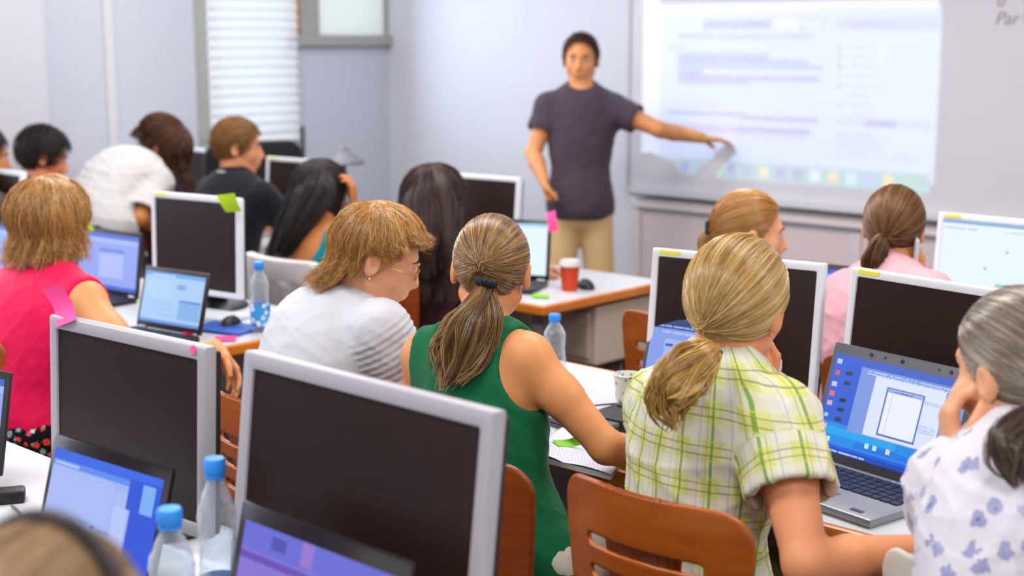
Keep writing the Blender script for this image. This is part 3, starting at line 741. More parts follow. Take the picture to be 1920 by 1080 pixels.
nt.links.new(paint(nt, cb.outputs[0], (0, 0, 0), [(*i_[:4], lampcol(i_[4]), i_[5]) for i_ in PR]), em.inputs[0])
nt.links.new(M_(nt, 'DIVIDE', 1, M_(nt, 'POWER', M_(nt, 'ABSOLUTE', sp.outputs[2]), 3)), em.inputs[1])   # even picture over the whole frame
rp = empty('projector', (PJ[0], PJ[1]-.17, 2.62), 'white ceiling projector throwing the page onto the board', 'projector')
B().box((0, 0, 0), (.30, .24, .10), bev=.02).build('housing', mat('projector_white', (.75, .75, .75), .5), rp)
B().tube([(0, 0, .05), (0, 0, .378)], .018, 12).build('ceiling_mount', m_alu, rp)
# ---------------------------------------------------------------- desks
m_top = mat('desk_laminate', (.60, .62, .66), .32, spec=.5, noise=(3, .02)); m_edge = wood_mat('desk_edge_wood', '#c46a14', '#e08a26', (6, 6, 6), .4)
m_leg = mat('desk_leg_grey', '#6c6a70', .5); m_panel = mat('desk_panel', '#8f8684', .7)
def desk(label, xa, xb, ya_, yb_, ped=None, edge=None):
    r = empty('desk', ((xa+xb)/2, (ya_+yb_)/2, 0), label, 'desk', group=None); w, dd = xb-xa, yb_-ya_
    B().box((0, 0, DZ-.014), (w-.03, dd-.03, .028)).build('tabletop', m_top, r)
    e = .018
    b = B().frame(w, dd, w-.036, dd-.036, .034, (0, 0, DZ-.0175), (R_(90), 'X'), bev=.006); b.build('edge_band', edge or m_edge, r)
    B().box((0, dd*.28, DZ-.2), (w-.2, .018, .34), bev=.003).build('modesty_panel', m_panel, r)
    n = max(2, int(w/1.4)+1)
    for i in range(n):
        x = -w/2+.12+(w-.24)*i/(n-1)
        for y in (-dd/2+.1, dd/2-.1):
            if ped and i == n-1: continue
            B().box((x, y, (DZ-.03)/2), (.05, .05, DZ-.03), bev=.006).build('leg', m_leg, r)
    if ped:
        q = B().box((w/2-.30, .14, .60), (.54, dd-.36, .22), bev=.008).build('drawer_pedestal', mat('pedestal_cream', '#c9bba8', .6), r)
        B().box((w/2-.30, .14-(dd-.36)/2-.005, .60), (.48, .014, .17), bev=.003).build('drawer', mat('pedestal_cream2', '#bfb2a2', .6), q)
        for y in (-dd/2+.1, dd/2-.1): B().box((w/2-.10, y, (DZ-.03)/2), (.05, .05, DZ-.03), bev=.006).build('leg', m_leg, r)
    return r
desk('white desk nearest the camera, carrying the two largest monitors', -4.6, .2, .78, 1.46, edge=mat('edge_white', (.62, .63, .66), .5))
desk('white desk behind the woman in pink, holding the small netbook and blue folder', -5.95, -3.36, 2.22, 2.90)
desk('white desk in front of the women in green and plaid, with the open notebook', -2.86, .4, 2.22, 2.93)
desk('white desk with cream drawer unit in front of the instructor, red cup on it', -6.0, -3.08, 3.50, 4.22, ped=1)
desk('white desk under the whiteboard at right carrying the lit white monitor', -2.6, .6, 3.50, 4.22)
# ---------------------------------------------------------------- chairs
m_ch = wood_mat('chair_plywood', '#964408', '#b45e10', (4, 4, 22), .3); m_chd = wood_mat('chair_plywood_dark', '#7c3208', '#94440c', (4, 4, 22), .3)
m_tube = mat('chair_tube', '#7d7f86', .3, metal=.8)
def sd_rbox(x, z, cx, cz, hx, hz, r):
    qx = np.abs(x-cx)-hx+r; qz = np.abs(z-cz)-hz+r
    return np.minimum(np.maximum(qx, qz), 0)+np.hypot(np.maximum(qx, 0), np.maximum(qz, 0))-r
def chair_back_mesh(w=.42, z0=.47, z1=.87, h=.0036, slots=True):
    fd = Field((-w/2-.01, -.12, z0-.02), (w/2+.01, .06, z1+.02), h)
    g = np.stack(np.meshgrid(*fd.ax, indexing='ij'), -1); x, y, z = g[..., 0], g[..., 1], g[..., 2]
    t = (z-z0)/(z1-z0); yc_ = .055*(x/(w/2))**2-.045-.06*t+.02*t*t                 # curved round the sitter, leaning back
    hw = w/2-.04*(1-t)**1.5; sx = x/hw*(w/2)
    d2 = sd_rbox(sx, z+.012*(x/(w/2))**2, 0, (z0+z1)/2, w/2, (z1-z0)/2, .055)
    if slots:
        for k in range(4): d2 = np.maximum(d2, -sd_rbox(x, z+.10*x*x, 0, z1-.108-.056*k, .128-.006*k, .0095, .0095))
    e = np.abs(y-yc_)-.0062; r = .004
    fd.A = (np.minimum(np.maximum(d2+r, e+r), 0)+np.hypot(np.maximum(d2+r, 0), np.maximum(e+r, 0))-r).astype(np.float32)
    V, Fq = fd.mesh(); return V, Fq
CB = chair_back_mesh()
cbme = [None, None]
def chair(label, x, y, rz=0, dark=False, group=None):
    r = empty('chair', (x, y, 0), label, 'chair', rz, group); i = 1 if dark else 0; m = m_chd if dark else m_ch
    if cbme[i] is None:
        o = from_np('backrest', CB[0], CB[1], m, r); cbme[i] = o.data
    else:
        o = bpy.data.objects.new('backrest', cbme[i]); COL.objects.link(o); o.parent = r
    B().box((0, .18, .447), (.40, .40, .014), bev=.006).build('seat', m, r)
    for sx in (-1, 1):
        b = B(); b.tube([(sx*.15, -.05, .47), (sx*.155, -.02, .44), (sx*.17, .02, .2), (sx*.18, -.02, .011)], .010, 10); b.build('leg', m_tube, r, True)
        b = B(); b.tube([(sx*.15, .33, .44), (sx*.17, .36, .2), (sx*.18, .37, .011)], .010, 10); b.build('leg', m_tube, r, True)
        b = B(); b.tube([(sx*.15, .33, .43), (sx*.15, -.04, .43), (sx*.14, -.065, .52), (sx*.135, -.083, .62)], .009, 10); b.build('back_support', m_tube, r, True)
    return r
# ---------------------------------------------------------------- monitors
m_sil = mat('silver_bezel', '#a9a6ae', .38, metal=.15, spec=.5); m_wht = mat('pale_bezel', '#dcdfe6', .4)
m_blk = mat('black_plastic', '#151517', .45); m_off = mat('switched_off_panel', '#281a17', .30, spec=.30, noise=(2.2, .18))
m_dark = mat('dark_lid', '#2a2628', .4); m_yel = mat('yellow_marker', '#e8e020', .7)
def base_of(c, z=0): return np.array([c[0], c[1], z])
def monitor(label, TL, TR, zt, w=None, h=.34, tilt=9, sil=m_wht, screen=None, marker=True, bz=.018, anchor='L', pink=False, deskz=DZ):
    a = PZ(*TL, zt); c = PZ(*TR, zt); u = c-a; u /= np.linalg.norm(u)
    w = w or np.linalg.norm(c-a); mid = a+u*w/2 if anchor == 'L' else c-u*w/2
    rz = math.atan2(u[1], u[0]); n = np.array([u[1], -u[0], 0]); ti = R_(tilt)
    foot = mid + n*(h*math.sin(ti)) - n*.05
    r = empty('monitor', (foot[0], foot[1], deskz), label, 'monitor', rz)
    T = Matrix.Translation((0, -.05+h*math.sin(ti)*.5, zt-deskz-h*math.cos(ti)/2)) @ Matrix.Rotation(-ti, 4, 'X')
    # panel centre sits half way down the tilted face
    fr = B().frame(w, h, w-2*bz, h-2*bz-.004, .026, (0, 0, 0), None, .004)
    fr.bm.transform(T); fr.build('bezel', sil, r, True)
    bk = B().box((0, .018, -.005), (w-.012, .022, h-.012), bev=.006); bk.box((0, .038, -.01), (w*.6, .03, h*.6), bev=.012); bk.bm.transform(T); bk.build('rear_housing', m_blk, r, True)
    pn = B().quad([T @ Vector(q) for q in ((-w/2+bz-.002, -.008, -h/2+bz-.002), (w/2-bz+.002, -.008, -h/2+bz-.002), (w/2-bz+.002, -.008, h/2-bz+.002), (-w/2+bz-.002, -.008, h/2-bz+.002))])
    pn.build('screen', screen or m_off, r)
    zc_ = zt-deskz-h*.55
    nk = B().box((0, .035, zc_/2+.02), (.085, .03, zc_+.05), bev=.008); nk.build('stand_neck', m_blk, r, True)
    B().lathe([(.115, 0), (.12, .006), (.11, .014), (.03, .022)], (0, .02, 0), 36).build('stand_base', m_blk, r, True)
    if marker:
        q = B().box((-w/2+.05, -.0148, h/2-.008), (.055, .0015, .009)); q.bm.transform(T); q.build('yellow_tape', m_yel, r)
    if pink:
        q = B().lathe([(.0001, 0), (.008, 0), (.008, .002), (.0001, .002)], (w/2-.03, -.013, h/2-.008), 20, False, (R_(90), 'X')); q.bm.transform(T); q.build('pink_dot_sticker', mat('pink_dot', '#f0509a', .6), r)
    return r
white_ui = screen_mat('screen_white_page', '#eaf6ff', [(0, .955, 1, 1, '#8fb4e0'), (.02, .90, .28, .94, '#c8d8f0', 1), (.5, .9, .9, .94, '#d4e4f4', 1), (.46, .40, .58, .43, '#8ad8b8'), (.36, .55, .38, .57, '#90a8c0'), (.52, .72, .54, .74, '#90a8c0')], 1.0)
monitor('widest monitor, dark screen and silver frame, in front behind the purple laptop', (470, 655), (940, 770), 1.17, h=.37, sil=m_sil, marker=False, tilt=7, bz=.025)
monitor('dark monitor with a pink sticky note on its upper left corner and a pink dot', (103, 588), (396, 650), 1.14, h=.34, sil=m_sil, marker=False, pink=True, tilt=3, bz=.023)
monitor('dark monitor with a green sticky note on its top right corner', (288, 358), (453, 372), 1.15, h=.335, tilt=2)
monitor('dark monitor in white frame partly hidden by the blonde ponytail head', (1228, 464), (1550, 494), 1.15, h=.335, tilt=6)
monitor('dark monitor standing behind the wide open laptop at right', (1603, 500), (1945, 553), 1.15, h=.335, tilt=6)
monitor('dark monitor cut off by the left edge, beside the black haired boy', (-105, 303), (46, 322), 1.15, h=.335, tilt=5, anchor='R', w=.42)
monitor('dark monitor in the back row left of the long black hair', (503, 293), (634, 302), 1.13, h=.33, tilt=5, w=.42)
monitor('dark monitor in the back row between the brown curls and the instructor', (833, 322), (978, 333), 1.13, h=.33, tilt=5)
monitor('dark monitor whose right edge shows between the bending person and the man in black', (299, 270), (394, 280), 1.13, h=.33, tilt=5, anchor='R', marker=False, w=.42)
monitor('lit monitor with a white page at the right edge of the photo', (1763, 397), (2030, 421), 1.13, h=.36, tilt=5, screen=white_ui, w=.44)
# ---------------------------------------------------------------- laptops
def laptop(label, TL, TR, zt, h=.20, lean=18, dep=.22, scr=None, lid=None, basec=None, bz=(.012, .016, .02), w=None, anchor='L', marks=False, cz=DZ, round_=.006):
    lid = lid or m_dark; basec = basec or m_dark
    a = PZ(*TL, zt); c = PZ(*TR, zt); u = c-a; u /= np.linalg.norm(u); w = w or np.linalg.norm(c-a)
    mid = a+u*w/2 if anchor == 'L' else c-u*w/2; rz = math.atan2(u[1], u[0]); n = np.array([u[1], -u[0], 0]); le = R_(lean)
    hz = zt-h*math.cos(le)                               # hinge height
    hg = mid+n*(h*math.sin(le)); r = empty('laptop', (hg[0], hg[1], cz), label, 'laptop', rz)
    bt = max(.018, hz-cz)
    B().box((0, -dep/2, bt/2), (w, dep, bt), bev=min(.006, bt*.3)).build('base', basec, r, True)
    T = Matrix.Translation((0, 0, hz-cz)) @ Matrix.Rotation(-le, 4, 'X')
    q = B().box((0, .004, h/2), (w, .010, h), bev=min(round_, .0045)); q.bm.transform(T); q.build('lid', lid, r, True)
    q = B().quad([T @ Vector(p) for p in ((-w/2+bz[0], -.0018, bz[2]), (w/2-bz[0], -.0018, bz[2]), (w/2-bz[0], -.0018, h-bz[1]), (-w/2+bz[0], -.0018, h-bz[1]))]); q.build('screen', scr, r)
    kb = B(); nx, ny = 14, 5; kw = (w-.04)/nx; kd = (dep*.46)/ny
    for j in range(ny):
        for i in range(nx):
            if j == 0 and 4 <= i <= 8: continue
            kb.box((-w/2+.02+kw*(i+.5), -dep*.56+kd*(j+.5), bt+.0015), (kw*.86, kd*.84, .003), bev=.0006, seg=1)
    kb.box((-w/2+.02+kw*6.5, -dep*.56+kd*.5, bt+.0015), (kw*4.8, kd*.84, .003))
    kb.build('keyboard', mat('keys_navy', '#1b1d33', .4), r)
    B().box((0, -dep*.80, bt+.0004), (w*.26, dep*.26, .0012), bev=.0004, seg=1).build('touchpad', mat('pad_grey', '#5c5e66', .3), r)
    hb = B()
    for s_ in (-1, 1): hb.tube([(s_*(w/2-.03)-.015, .001, bt), (s_*(w/2-.03)+.015, .001, bt)], .006, 10)
    hb.build('hinge', mat('hinge_silver', '#b8babf', .3, metal=.5), r, True)
    if marks:
        for x_, z_, s_ in ((-w*.22, h-.012, .007), (-w*.12, h-.012, .004), (0, h-.012, .008), (w*.25, h-.012, .004), (w*.33, h-.012, .007)):
            q = B().box((x_, -.0016, z_), (s_, .001, s_), (R_(20), 'Y')); q.bm.transform(T); q.build('bezel_mark', m_blk, r)
        for x_ in (-.15, -.11, .06, .075): B().box((x_*w/.36, -dep*.05, bt+.0006), (.006, .003, .001)).build('indicator_light', screen_mat('indicator_blue', '#30c8ff', None, 1.0), r)
        B().box((w*.36, -dep*.9, bt+.0006), (.028, .012, .0008)).build('badge', mat('badge_dark', '#3a3a46', .4), r)
    return r
s_doc = screen_mat('screen_mail_page', '#9fb4f4', [(0, .9, 1, 1, '#2f64e6'), (0, .84, .72, .9, '#5a8cf0'), (.02, .85, .25, .88, '#a8c4ff'), (.02, .76, .6, .83, '#b0c2f8', 2), (0, 0, 1, .06, '#2244b8'), (0, .06, .72, .76, '#a9bbf7'), (.12, .36, .42, .38, '#8fa2e4', 1), (.44, .33, .48, .36, '#7a88d0'), (.5, .32, .62, .34, '#8496de'), (.6, .06, .604, .84, '#8ea2e8'), (.62, .06, .74, .62, '#b8c6fb'), (.72, .62, 1, .92, '#1b4fd8'), (.84, .62, .95, .9, '#7ab0f6'), (.76, .06, 1, .62, '#1b4fd8'), (.05, .01, .18, .05, '#3f6fd8', 1)], .95)
s_pur = screen_mat('screen_purple_page', '#8c78d8', [(0, .78, 1, 1, '#6a6fe0'), (.2, .84, .3, .95, '#4c50b8'), (.4, .8, .48, 1, '#9a7ad8'), (0, .70, 1, .76, '#6a4ac0'), (0, 0, 1, .68, '#8e76dc'), (.12, .3, .8, .5, '#8068d0', 4)], .85)
s_net = screen_mat('screen_table_page', '#a8cdf4', [(0, .92, 1, 1, '#6aa8f0'), (.1, .93, .5, .98, '#d0e8ff', 1), (0, 0, 1, .06, '#5a8fe0'), (.04, .5, .45, .86, '#b8d8fa', 6), (.62, .12, .98, .5, '#7fb2ea'), (.62, .46, .98, .5, '#4a86d0'), (.3, .14, .55, .45, '#9cc4f0', 3), (.55, .7, .7, .8, '#7aa8e0')], .95)
s_box = screen_mat('screen_dialog_page', '#8fa4f2', [(0, .92, 1, 1, '#3c66d8'), (0, .84, 1, .92, '#a4b8f8'), (0, 0, 1, .07, '#3a5ed0'), (.36, .2, .78, .72, '#aab6fa'), (.36, .66, .78, .74, '#6f86e0'), (.4, .24, .74, .62, '#b9c4fc', 7)], .95)
s_lit = screen_mat('screen_bright_page', '#e4f6ff', [(0, .94, 1, 1, '#a8d8f4'), (.04, .86, .5, .9, '#c8e4f4', 1)], 1.0)
s_win = screen_mat('screen_window_page', '#86a0ee', [(0, .86, 1, 1, '#20407c'), (.05, .88, .5, .93, '#8fb0f0', 1), (.1, .8, .6, .85, '#b8c8ff', 1), (.14, .3, .5, .72, '#a4bafa'), (.15, .62, .22, .66, '#4060b0'), (.55, .2, .95, .7, '#98aef6', 5)], .95)
s_big = screen_mat('screen_desktop_windows', '#1c5fe0', [(0, .30, 1, 1, '#2a5fd8'), (0, .08, 1, .30, '#1890ee'), (.0, .18, .6, .26, '#20a8f4'), (.3, .10, 1, .16, '#1478e6'), (.2, .92, 1, 1, '#3c62cc'), (.22, .25, 1, .92, '#7d9be6'), (.27, .86, .96, .91, '#c2d4fa', 2), (.34, .26, .86, .86, '#dfe9ff'), (.66, .70, .84, .74, '#b8c8ee', 2), (.66, .42, .84, .50, '#b8c8ee', 4),
     (.44, .29, .72, .78, '#5f7cd2'), (.452, .31, .708, .73, '#eef4ff'), (.452, .73, .708, .77, '#9fb4ea'), (.5, .74, .64, .76, '#5f6fb0', 1), (.49, .31, .495, .73, '#c6d2f0'), (.11, .80, .16, .84, '#204060'), (.11, .70, .16, .74, '#183c50'), (.11, .52, .16, .56, '#103040'), (.11, .42, .16, .46, '#183848'), (.11, .32, .16, .36, '#184038'),
     (.02, .90, .06, .95, '#b8d0ff'), (.03, .78, .06, .83, '#ff5060'), (.02, .66, .06, .71, '#c0d0ff'), (.02, .56, .06, .61, '#ff6a5c'), (.02, .46, .06, .51, '#d8a8c8'), (.02, .34, .05, .38, '#a8c8ff'), (.02, .22, .06, .27, '#ffb890'), (.02, .10, .05, .15, '#d8e4ff'), (.08, .10, .11, .15, '#d8e4ff'), (.38, .13, .41, .18, '#c8ecff'), (.44, .13, .47, .18, '#c8ecff'), (.54, .13, .57, .18, '#ffd8c8'),
     (0, 0, 1, .05, '#1648c0'), (.04, .01, .4, .045, '#a8d0ff', 1)], .95)
laptop('black laptop with a blue page, in front of the monitor with the pink note', (103, 812), (325, 878), .985, h=.205, lean=16, dep=.18, scr=s_doc, lid=mat('glossy_black', '#1b1517', .2), bz=(.014, .022, .016), cz=DZ)
laptop('black laptop with a purple page at the bottom edge below the widest monitor', (455, 936), (775, 1054), .98, h=.225, lean=14, dep=.16, scr=s_pur, lid=mat('glossy_black', '#1b1517', .2), bz=(.018, .026, .02))
laptop('small dark netbook with a pale blue page on the end of the desk', (273, 497), (394, 513), .965, h=.19, lean=15, dep=.16, scr=s_net, bz=(.012, .015, .018))
laptop('dark laptop with a lavender page right behind the woman in pink', (148, 423), (266, 438), 1.0, h=.23, lean=8, dep=.2, scr=s_box, bz=(.012, .016, .02))
laptop('dark laptop with a blue page at the left edge behind the woman in pink', (-110, 402), (24, 418), 1.0, h=.22, lean=12, dep=.2, scr=s_box, anchor='R', w=.32)
laptop('black framed laptop with a bright white screen and pink note, beside the red cup', (893, 408), (1034, 414), 1.0, h=.225, lean=8, dep=.2, scr=s_lit, lid=mat('glossy_black', '#1b1517', .2), bz=(.012, .014, .02))
laptop('dark laptop with blue windows left of the plaid shirt', (1222, 577), (1345, 594), 1.0, h=.22, lean=16, dep=.22, scr=s_win, lid=mat('grey_lid', '#4a4c55', .4), bz=(.012, .02, .02), w=.33)
laptop('large open grey laptop with bright blue desktop between the plaid and the flowered shirts', (1567, 640), (1812, 693), 1.014, h=.26, lean=18, dep=.235, scr=s_big, lid=mat('grey_lid', '#4a4c55', .4), basec=mat('silver_deck', '#8e929c', .35, metal=.3), bz=(.012, .024, .028), w=.36, marks=True)
laptop('small dark laptop glimpsed in the back row behind the pink shirt', (1478, 487), (1596, 499), 1.0, h=.21, lean=12, dep=.2, scr=s_box, anchor='R', w=.3)
laptop('black laptop cut off by the left edge near the wooden chair', (-170, 672), (20, 698), 1.0, h=.21, lean=12, dep=.12, scr=s_box, anchor='R', w=.30)
# ---------------------------------------------------------------- bottles and cups
def dots_mat(name, base, cols, sc=70, th=.34):
    m, nt, b = new_mat(name); L = nt.links; tc = nt.nodes.new('ShaderNodeTexCoord'); v = nt.nodes.new('ShaderNodeTexVoronoi'); v.inputs['Scale'].default_value = sc
    L.new(tc.outputs['Object'], v.inputs['Vector']); r = nt.nodes.new('ShaderNodeValToRGB'); r.color_ramp.interpolation = 'CONSTANT'
    el = r.color_ramp.elements; el[0].color = col(cols[0]); el[1].position = 1/len(cols); el[1].color = col(cols[1])
    for i in range(2, len(cols)): e = el.new(i/len(cols)); e.color = col(cols[i])
    s = nt.nodes.new('ShaderNodeSeparateColor'); L.new(v.outputs['Color'], s.inputs[0]); L.new(s.outputs[0], r.inputs[0])
    mx = nt.nodes.new('ShaderNodeMix'); mx.data_type = 'RGBA'; mx.inputs[6].default_value = col(base); L.new(r.outputs[0], mx.inputs[7]); L.new(M_(nt, 'LESS_THAN', v.outputs['Distance'], th), mx.inputs[0]); L.new(mx.outputs[2], b.inputs['Base Color'])
    b.inputs['Roughness'].default_value = .6; return m
def clear_mat(name, tint, lo=.10, hi=.75):
    m, nt, b = new_mat(name); nt.nodes.remove(b); t_ = nt.nodes.new('ShaderNodeBsdfTransparent'); t_.inputs[0].default_value = col(tint)
    g_ = nt.nodes.new('ShaderNodeBsdfPrincipled'); g_.inputs['Base Color'].default_value = (.75, .82, .88, 1); g_.inputs['Roughness'].default_value = .08; g_.inputs['Specular IOR Level'].default_value = .9
    lw = nt.nodes.new('ShaderNodeLayerWeight'); lw.inputs[0].default_value = .35; n = nt.nodes.new('ShaderNodeTexNoise'); n.inputs['Scale'].default_value = 45
    tc = nt.nodes.new('ShaderNodeTexCoord'); nt.links.new(tc.outputs['Object'], n.inputs['Vector']); bn = nt.nodes.new('ShaderNodeBump'); bn.inputs['Strength'].default_value = .7; bn.inputs['Distance'].default_value = .01
    nt.links.new(n.outputs['Fac'], bn.inputs['Height']); nt.links.new(bn.outputs[0], g_.inputs['Normal']); nt.links.new(bn.outputs[0], lw.inputs['Normal'])
    mx = nt.nodes.new('ShaderNodeMixShader'); nt.links.new(M_(nt, 'ADD', M_(nt, 'MULTIPLY', lw.outputs['Facing'], hi-lo), lo), mx.inputs[0])
    nt.links.new(t_.outputs[0], mx.inputs[1]); nt.links.new(g_.outputs[0], mx.inputs[2]); nt.links.new(mx.outputs[0], nt.nodes['Material Output'].inputs[0]); return m
m_pet = clear_mat('clear_plastic', (.88, .93, .98), .12, .85); m_cap = mat('blue_cap', '#2f8fe8', .4); m_lab = dots_mat('blue_label', '#3c9ae8', ['#dfeefc', '#3c9ae8', '#2468c0', '#bfe0fa'], 60, .5)
def bottle(label, loc, h=.225, r=.031, lab=None, cap=m_cap, ribs=True, lz=(.36, .62)):
    o = empty('water_bottle', loc, label, 'bottle'); pr_ = []
    for t, k in ((0, .80), (.02, .96), (.05, 1), (.30, 1), (.36, .93), (.40, .93), (.62, .93), (.66, .97), (.72, .9), (.80, .66), (.86, .42), (.885, .38), (.93, .38)):
        pr_.append((r*k, h*t))
    if ribs:
        full = []
        for (a, b), (c, d_) in zip(pr_, pr_[1:]):
            full.append((a, b))
            if d_-b > .02:
                n = int((d_-b)/.010)
                for j in range(1, n): full.append((a+(c-a)*j/n-(.0014 if j % 2 else 0), b+(d_-b)*j/n))
        pr_ = full+[pr_[-1]]
    B().lathe(pr_, n=36).build('bottle_body', m_pet, o, True)
    if cap:
        cp = B(); n = 40
        cp.lathe([(r*.50, h*.915), (r*.53, h*.93), (r*.53, h*.985), (r*.47, h), (r*.1, h*1.002)], n=32); cp.build('cap', cap, o, True)
        B().lathe([(r*.47, h*.885), (r*.5, h*.89), (r*.5, h*.908), (r*.47, h*.91)], n=24).build('cap_ring', cap, o, True)
    if lab: B().lathe([(r*1.005, h*lz[0]), (r*1.012, h*lz[0]+.002), (r*1.012, h*lz[1]-.002), (r*1.005, h*lz[1])], n=36, cap=False).build('bottle_label', lab, o, True)
    return o
def at(px, py, d, z=DZ): q = P(px, py, d); return (q[0], q[1], z)
bottle('clear bottle with blue cap standing in front of the black laptop, left of its neighbour', at(315, 905, 1.93), h=.25, r=.034)
bottle('clear bottle with blue cap and blue label between the two big dark monitors', at(403, 885, 2.10), h=.272, r=.031, lab=m_lab, lz=(.10, .30))
q = PZ(489, 622, DZ); bottle('clear bottle with blue cap and blue label beside the white draped chair', (q[0], q[1], DZ), h=.222, r=.031, lab=m_lab, lz=(.10, .42))
bottle('small clear bottle with blue cap behind the bare shoulder of the woman in green', at(1040, 620, 3.72), h=.175, r=.031, ribs=True)
bottle('clear bottle with pale pink cap beside the cheek of the blonde in plaid', at(1450, 700, 2.80), h=.262, r=.032, cap=mat('pink_cap', '#e8b8c0', .4), ribs=False)
q = PZ(22, 560, DZ); bottle('clear bottle cut by the left edge behind the woman in pink', (q[0]-.1, q[1]+.28, DZ), h=.21, r=.03, cap=mat('clear_cap', '#c8e0f4', .3))
def cup(label, loc, h, r, m, lid=None, band=None):
    o = empty('paper_cup', loc, label, 'cup')
    B().lathe([(r*.72, 0), (r*.73, .003), (r*.97, h-.004), (r*1.03, h-.003), (r*1.03, h), (r*.95, h), (r*.72, .006), (.001, .005)], n=36, cap=False).build('cup_body', m, o, True)
    if lid: B().lathe([(r*1.06, h-.006), (r*1.08, h), (r*1.0, h+.006), (r*.92, h+.016), (r*.88, h+.016), (r*.84, h+.010), (.001, h+.010)], n=36, cap=False).build('lid', lid, o, True)
    return o
q = PZ(1176, 762, DZ); cup('white paper cup with coloured dots between the women in green and plaid', q, .083, .036, dots_mat('dotted_paper', '#e8e6dc', ['#e88a3c', '#5aa0d8', '#d85a6c', '#e8e6dc', '#78b85a', '#e8e6dc'], 90, .4))
q = PZ(1068, 545, DZ); cup('red paper cup with white lid on the desk before the instructor', q, .098, .038, mat('red_card', '#c8401c', .5), lid=mat('white_lid', '#d8d2d4', .5))
# ---------------------------------------------------------------- paper, notes and small desk things
def sheet(name, corners, m, label=None, cat=None, bulge=.0, axis=1, n=10, thick=.0012, parent=None, group=None, curl=0):
    c = np.array(corners, float); o = c.mean(0); nrm = unit(np.cross(c[1]-c[0], c[3]-c[0])); V = []
    for j in range(n+1):
        for i in range(n+1):
            u, v = i/n, j/n; p = (1-u)*(1-v)*c[0]+u*(1-v)*c[1]+u*v*c[2]+(1-u)*v*c[3]; t = (v if axis else u)
            V.append(p+nrm*(bulge*math.sin(math.pi*t)+curl*t*t)-o)
    V = np.array(V); k = len(V); V2 = np.concatenate([V, V-nrm*thick]); Fq = []
    for j in range(n):
        for i in range(n):
            a = j*(n+1)+i; Fq += [(a, a+1, a+n+2, a+n+1), (k+a, k+a+n+1, k+a+n+2, k+a+1)]
    for i in range(n):
        for a, b in ((i, i+1), ((n)*(n+1)+i+1, n*(n+1)+i), ((i+1)*(n+1), i*(n+1)), (i*(n+1)+n, (i+1)*(n+1)+n)): Fq.append((b, a, a+k, b+k))
    ob = from_np(name, V, Fq, m, parent, False); ob.location = tuple(o)
    return tag(ob, label, cat, group)
m_gn = mat('green_note', '#b8e81c', .6); m_pk = mat('pink_note', '#f0408c', .6); m_gn2 = mat('green_note_deep', '#7fd010', .6)
dn = 4.50
sheet('sticky_note', [P(424, 398, dn-.03), P(454, 396, dn-.04), P(440, 362, dn-.09), P(406, 366, dn-.05)], m_gn, 'bright green sticky note on the top right corner of a dark monitor', 'note', bulge=.006)
sheet('sticky_note', [P(166, 434, 4.90), P(176, 433, 4.89), P(164, 393, 4.90), P(153, 397, 4.92)], m_gn, 'narrow green sticky note beside the blonde hair of the woman in pink', 'note', bulge=.004)
sheet('sticky_note', [P(104, 614, 2.61), P(141, 600, 2.58), P(113, 534, 2.62), P(79, 543, 2.66)], m_pk, 'pink sticky note standing up from the corner of a dark monitor', 'note', bulge=-.012)
sheet('sticky_note', [P(1030, 436, 5.10), P(1047, 432, 5.09), P(1041, 394, 5.12), P(1025, 400, 5.13)], m_pk, 'pink sticky note on the corner of the bright laptop before the instructor', 'note', bulge=.006)
sheet('sticky_note', [PZ(997, 557, DZ+.004), PZ(1028, 559, DZ+.004), PZ(1030, 553, DZ+.004), PZ(1000, 549, DZ+.004)], m_gn2, 'green sticky note lying flat on the desk by the bright laptop', 'note')
sheet('sticky_note', [PZ(402, 639, DZ+.004), PZ(442, 639, DZ+.004), PZ(444, 629, DZ+.006), PZ(404, 630, DZ+.004)], m_pk, 'pink paper strip lying flat at the end of the desk below the mouse', 'note')
sheet('sticky_note', [PZ(332, 634, DZ+.012), PZ(362, 634, DZ+.010), PZ(366, 624, DZ+.03), PZ(344, 622, DZ+.03)], mat('red_paper', '#d8203c', .5), 'red paper at the corner of the small netbook', 'note')
# notebook
a, b_, c_, d_ = PZ(996, 852, DZ+.012), PZ(1146, 890, DZ+.012), PZ(1190, 826, DZ+.012), PZ(1052, 802, DZ+.012)
def ruled(name):
    m, nt, b = new_mat(name); tc = nt.nodes.new('ShaderNodeTexCoord'); w = nt.nodes.new('ShaderNodeTexWave'); w.inputs['Scale'].default_value = 60; w.bands_direction = 'DIAGONAL'
    nt.links.new(tc.outputs['Object'], w.inputs['Vector']); r = nt.nodes.new('ShaderNodeValToRGB'); r.color_ramp.elements[0].position = .0; r.color_ramp.elements[0].color = col('#c2c5dc'); r.color_ramp.elements[1].position = .2; r.color_ramp.elements[1].color = col('#dfe0ee')
    nt.links.new(w.outputs['Fac'], r.inputs[0]); nt.links.new(r.outputs[0], b.inputs['Base Color']); b.inputs['Roughness'].default_value = .7; return m
nb = empty('notebook', ((a+b_+c_+d_)/4*np.array([1, 1, 0])+Z(0, 0, DZ)), 'open ruled notebook on the desk edge under a green note', 'notebook'); no = np.array(nb.location)
mruled = ruled('ruled_paper'); m1, m2 = a+(b_-a)*.42, d_+(c_-d_)*.42
for cs, bl in (((a, m1, m2, d_), .006), ((m1, b_, c_, m2), .004)):
    sheet('page', [q-no for q in cs], mruled, bulge=bl, axis=0, parent=nb)
for o in nb.children: pass
bk = B(); 
pts = [a, b_, c_, d_]; t = bmesh.new(); lo_ = [t.verts.new(tuple(p-no+Z(0, 0, -.0115))) for p in pts]; hi_ = [t.verts.new(tuple(p-no+Z(0, 0, -.0016))) for p in pts]
t.faces.new(lo_[::-1]); t.faces.new(hi_)
for k_ in range(4): t.faces.new((lo_[k_], lo_[(k_+1) % 4], hi_[(k_+1) % 4], hi_[k_]))
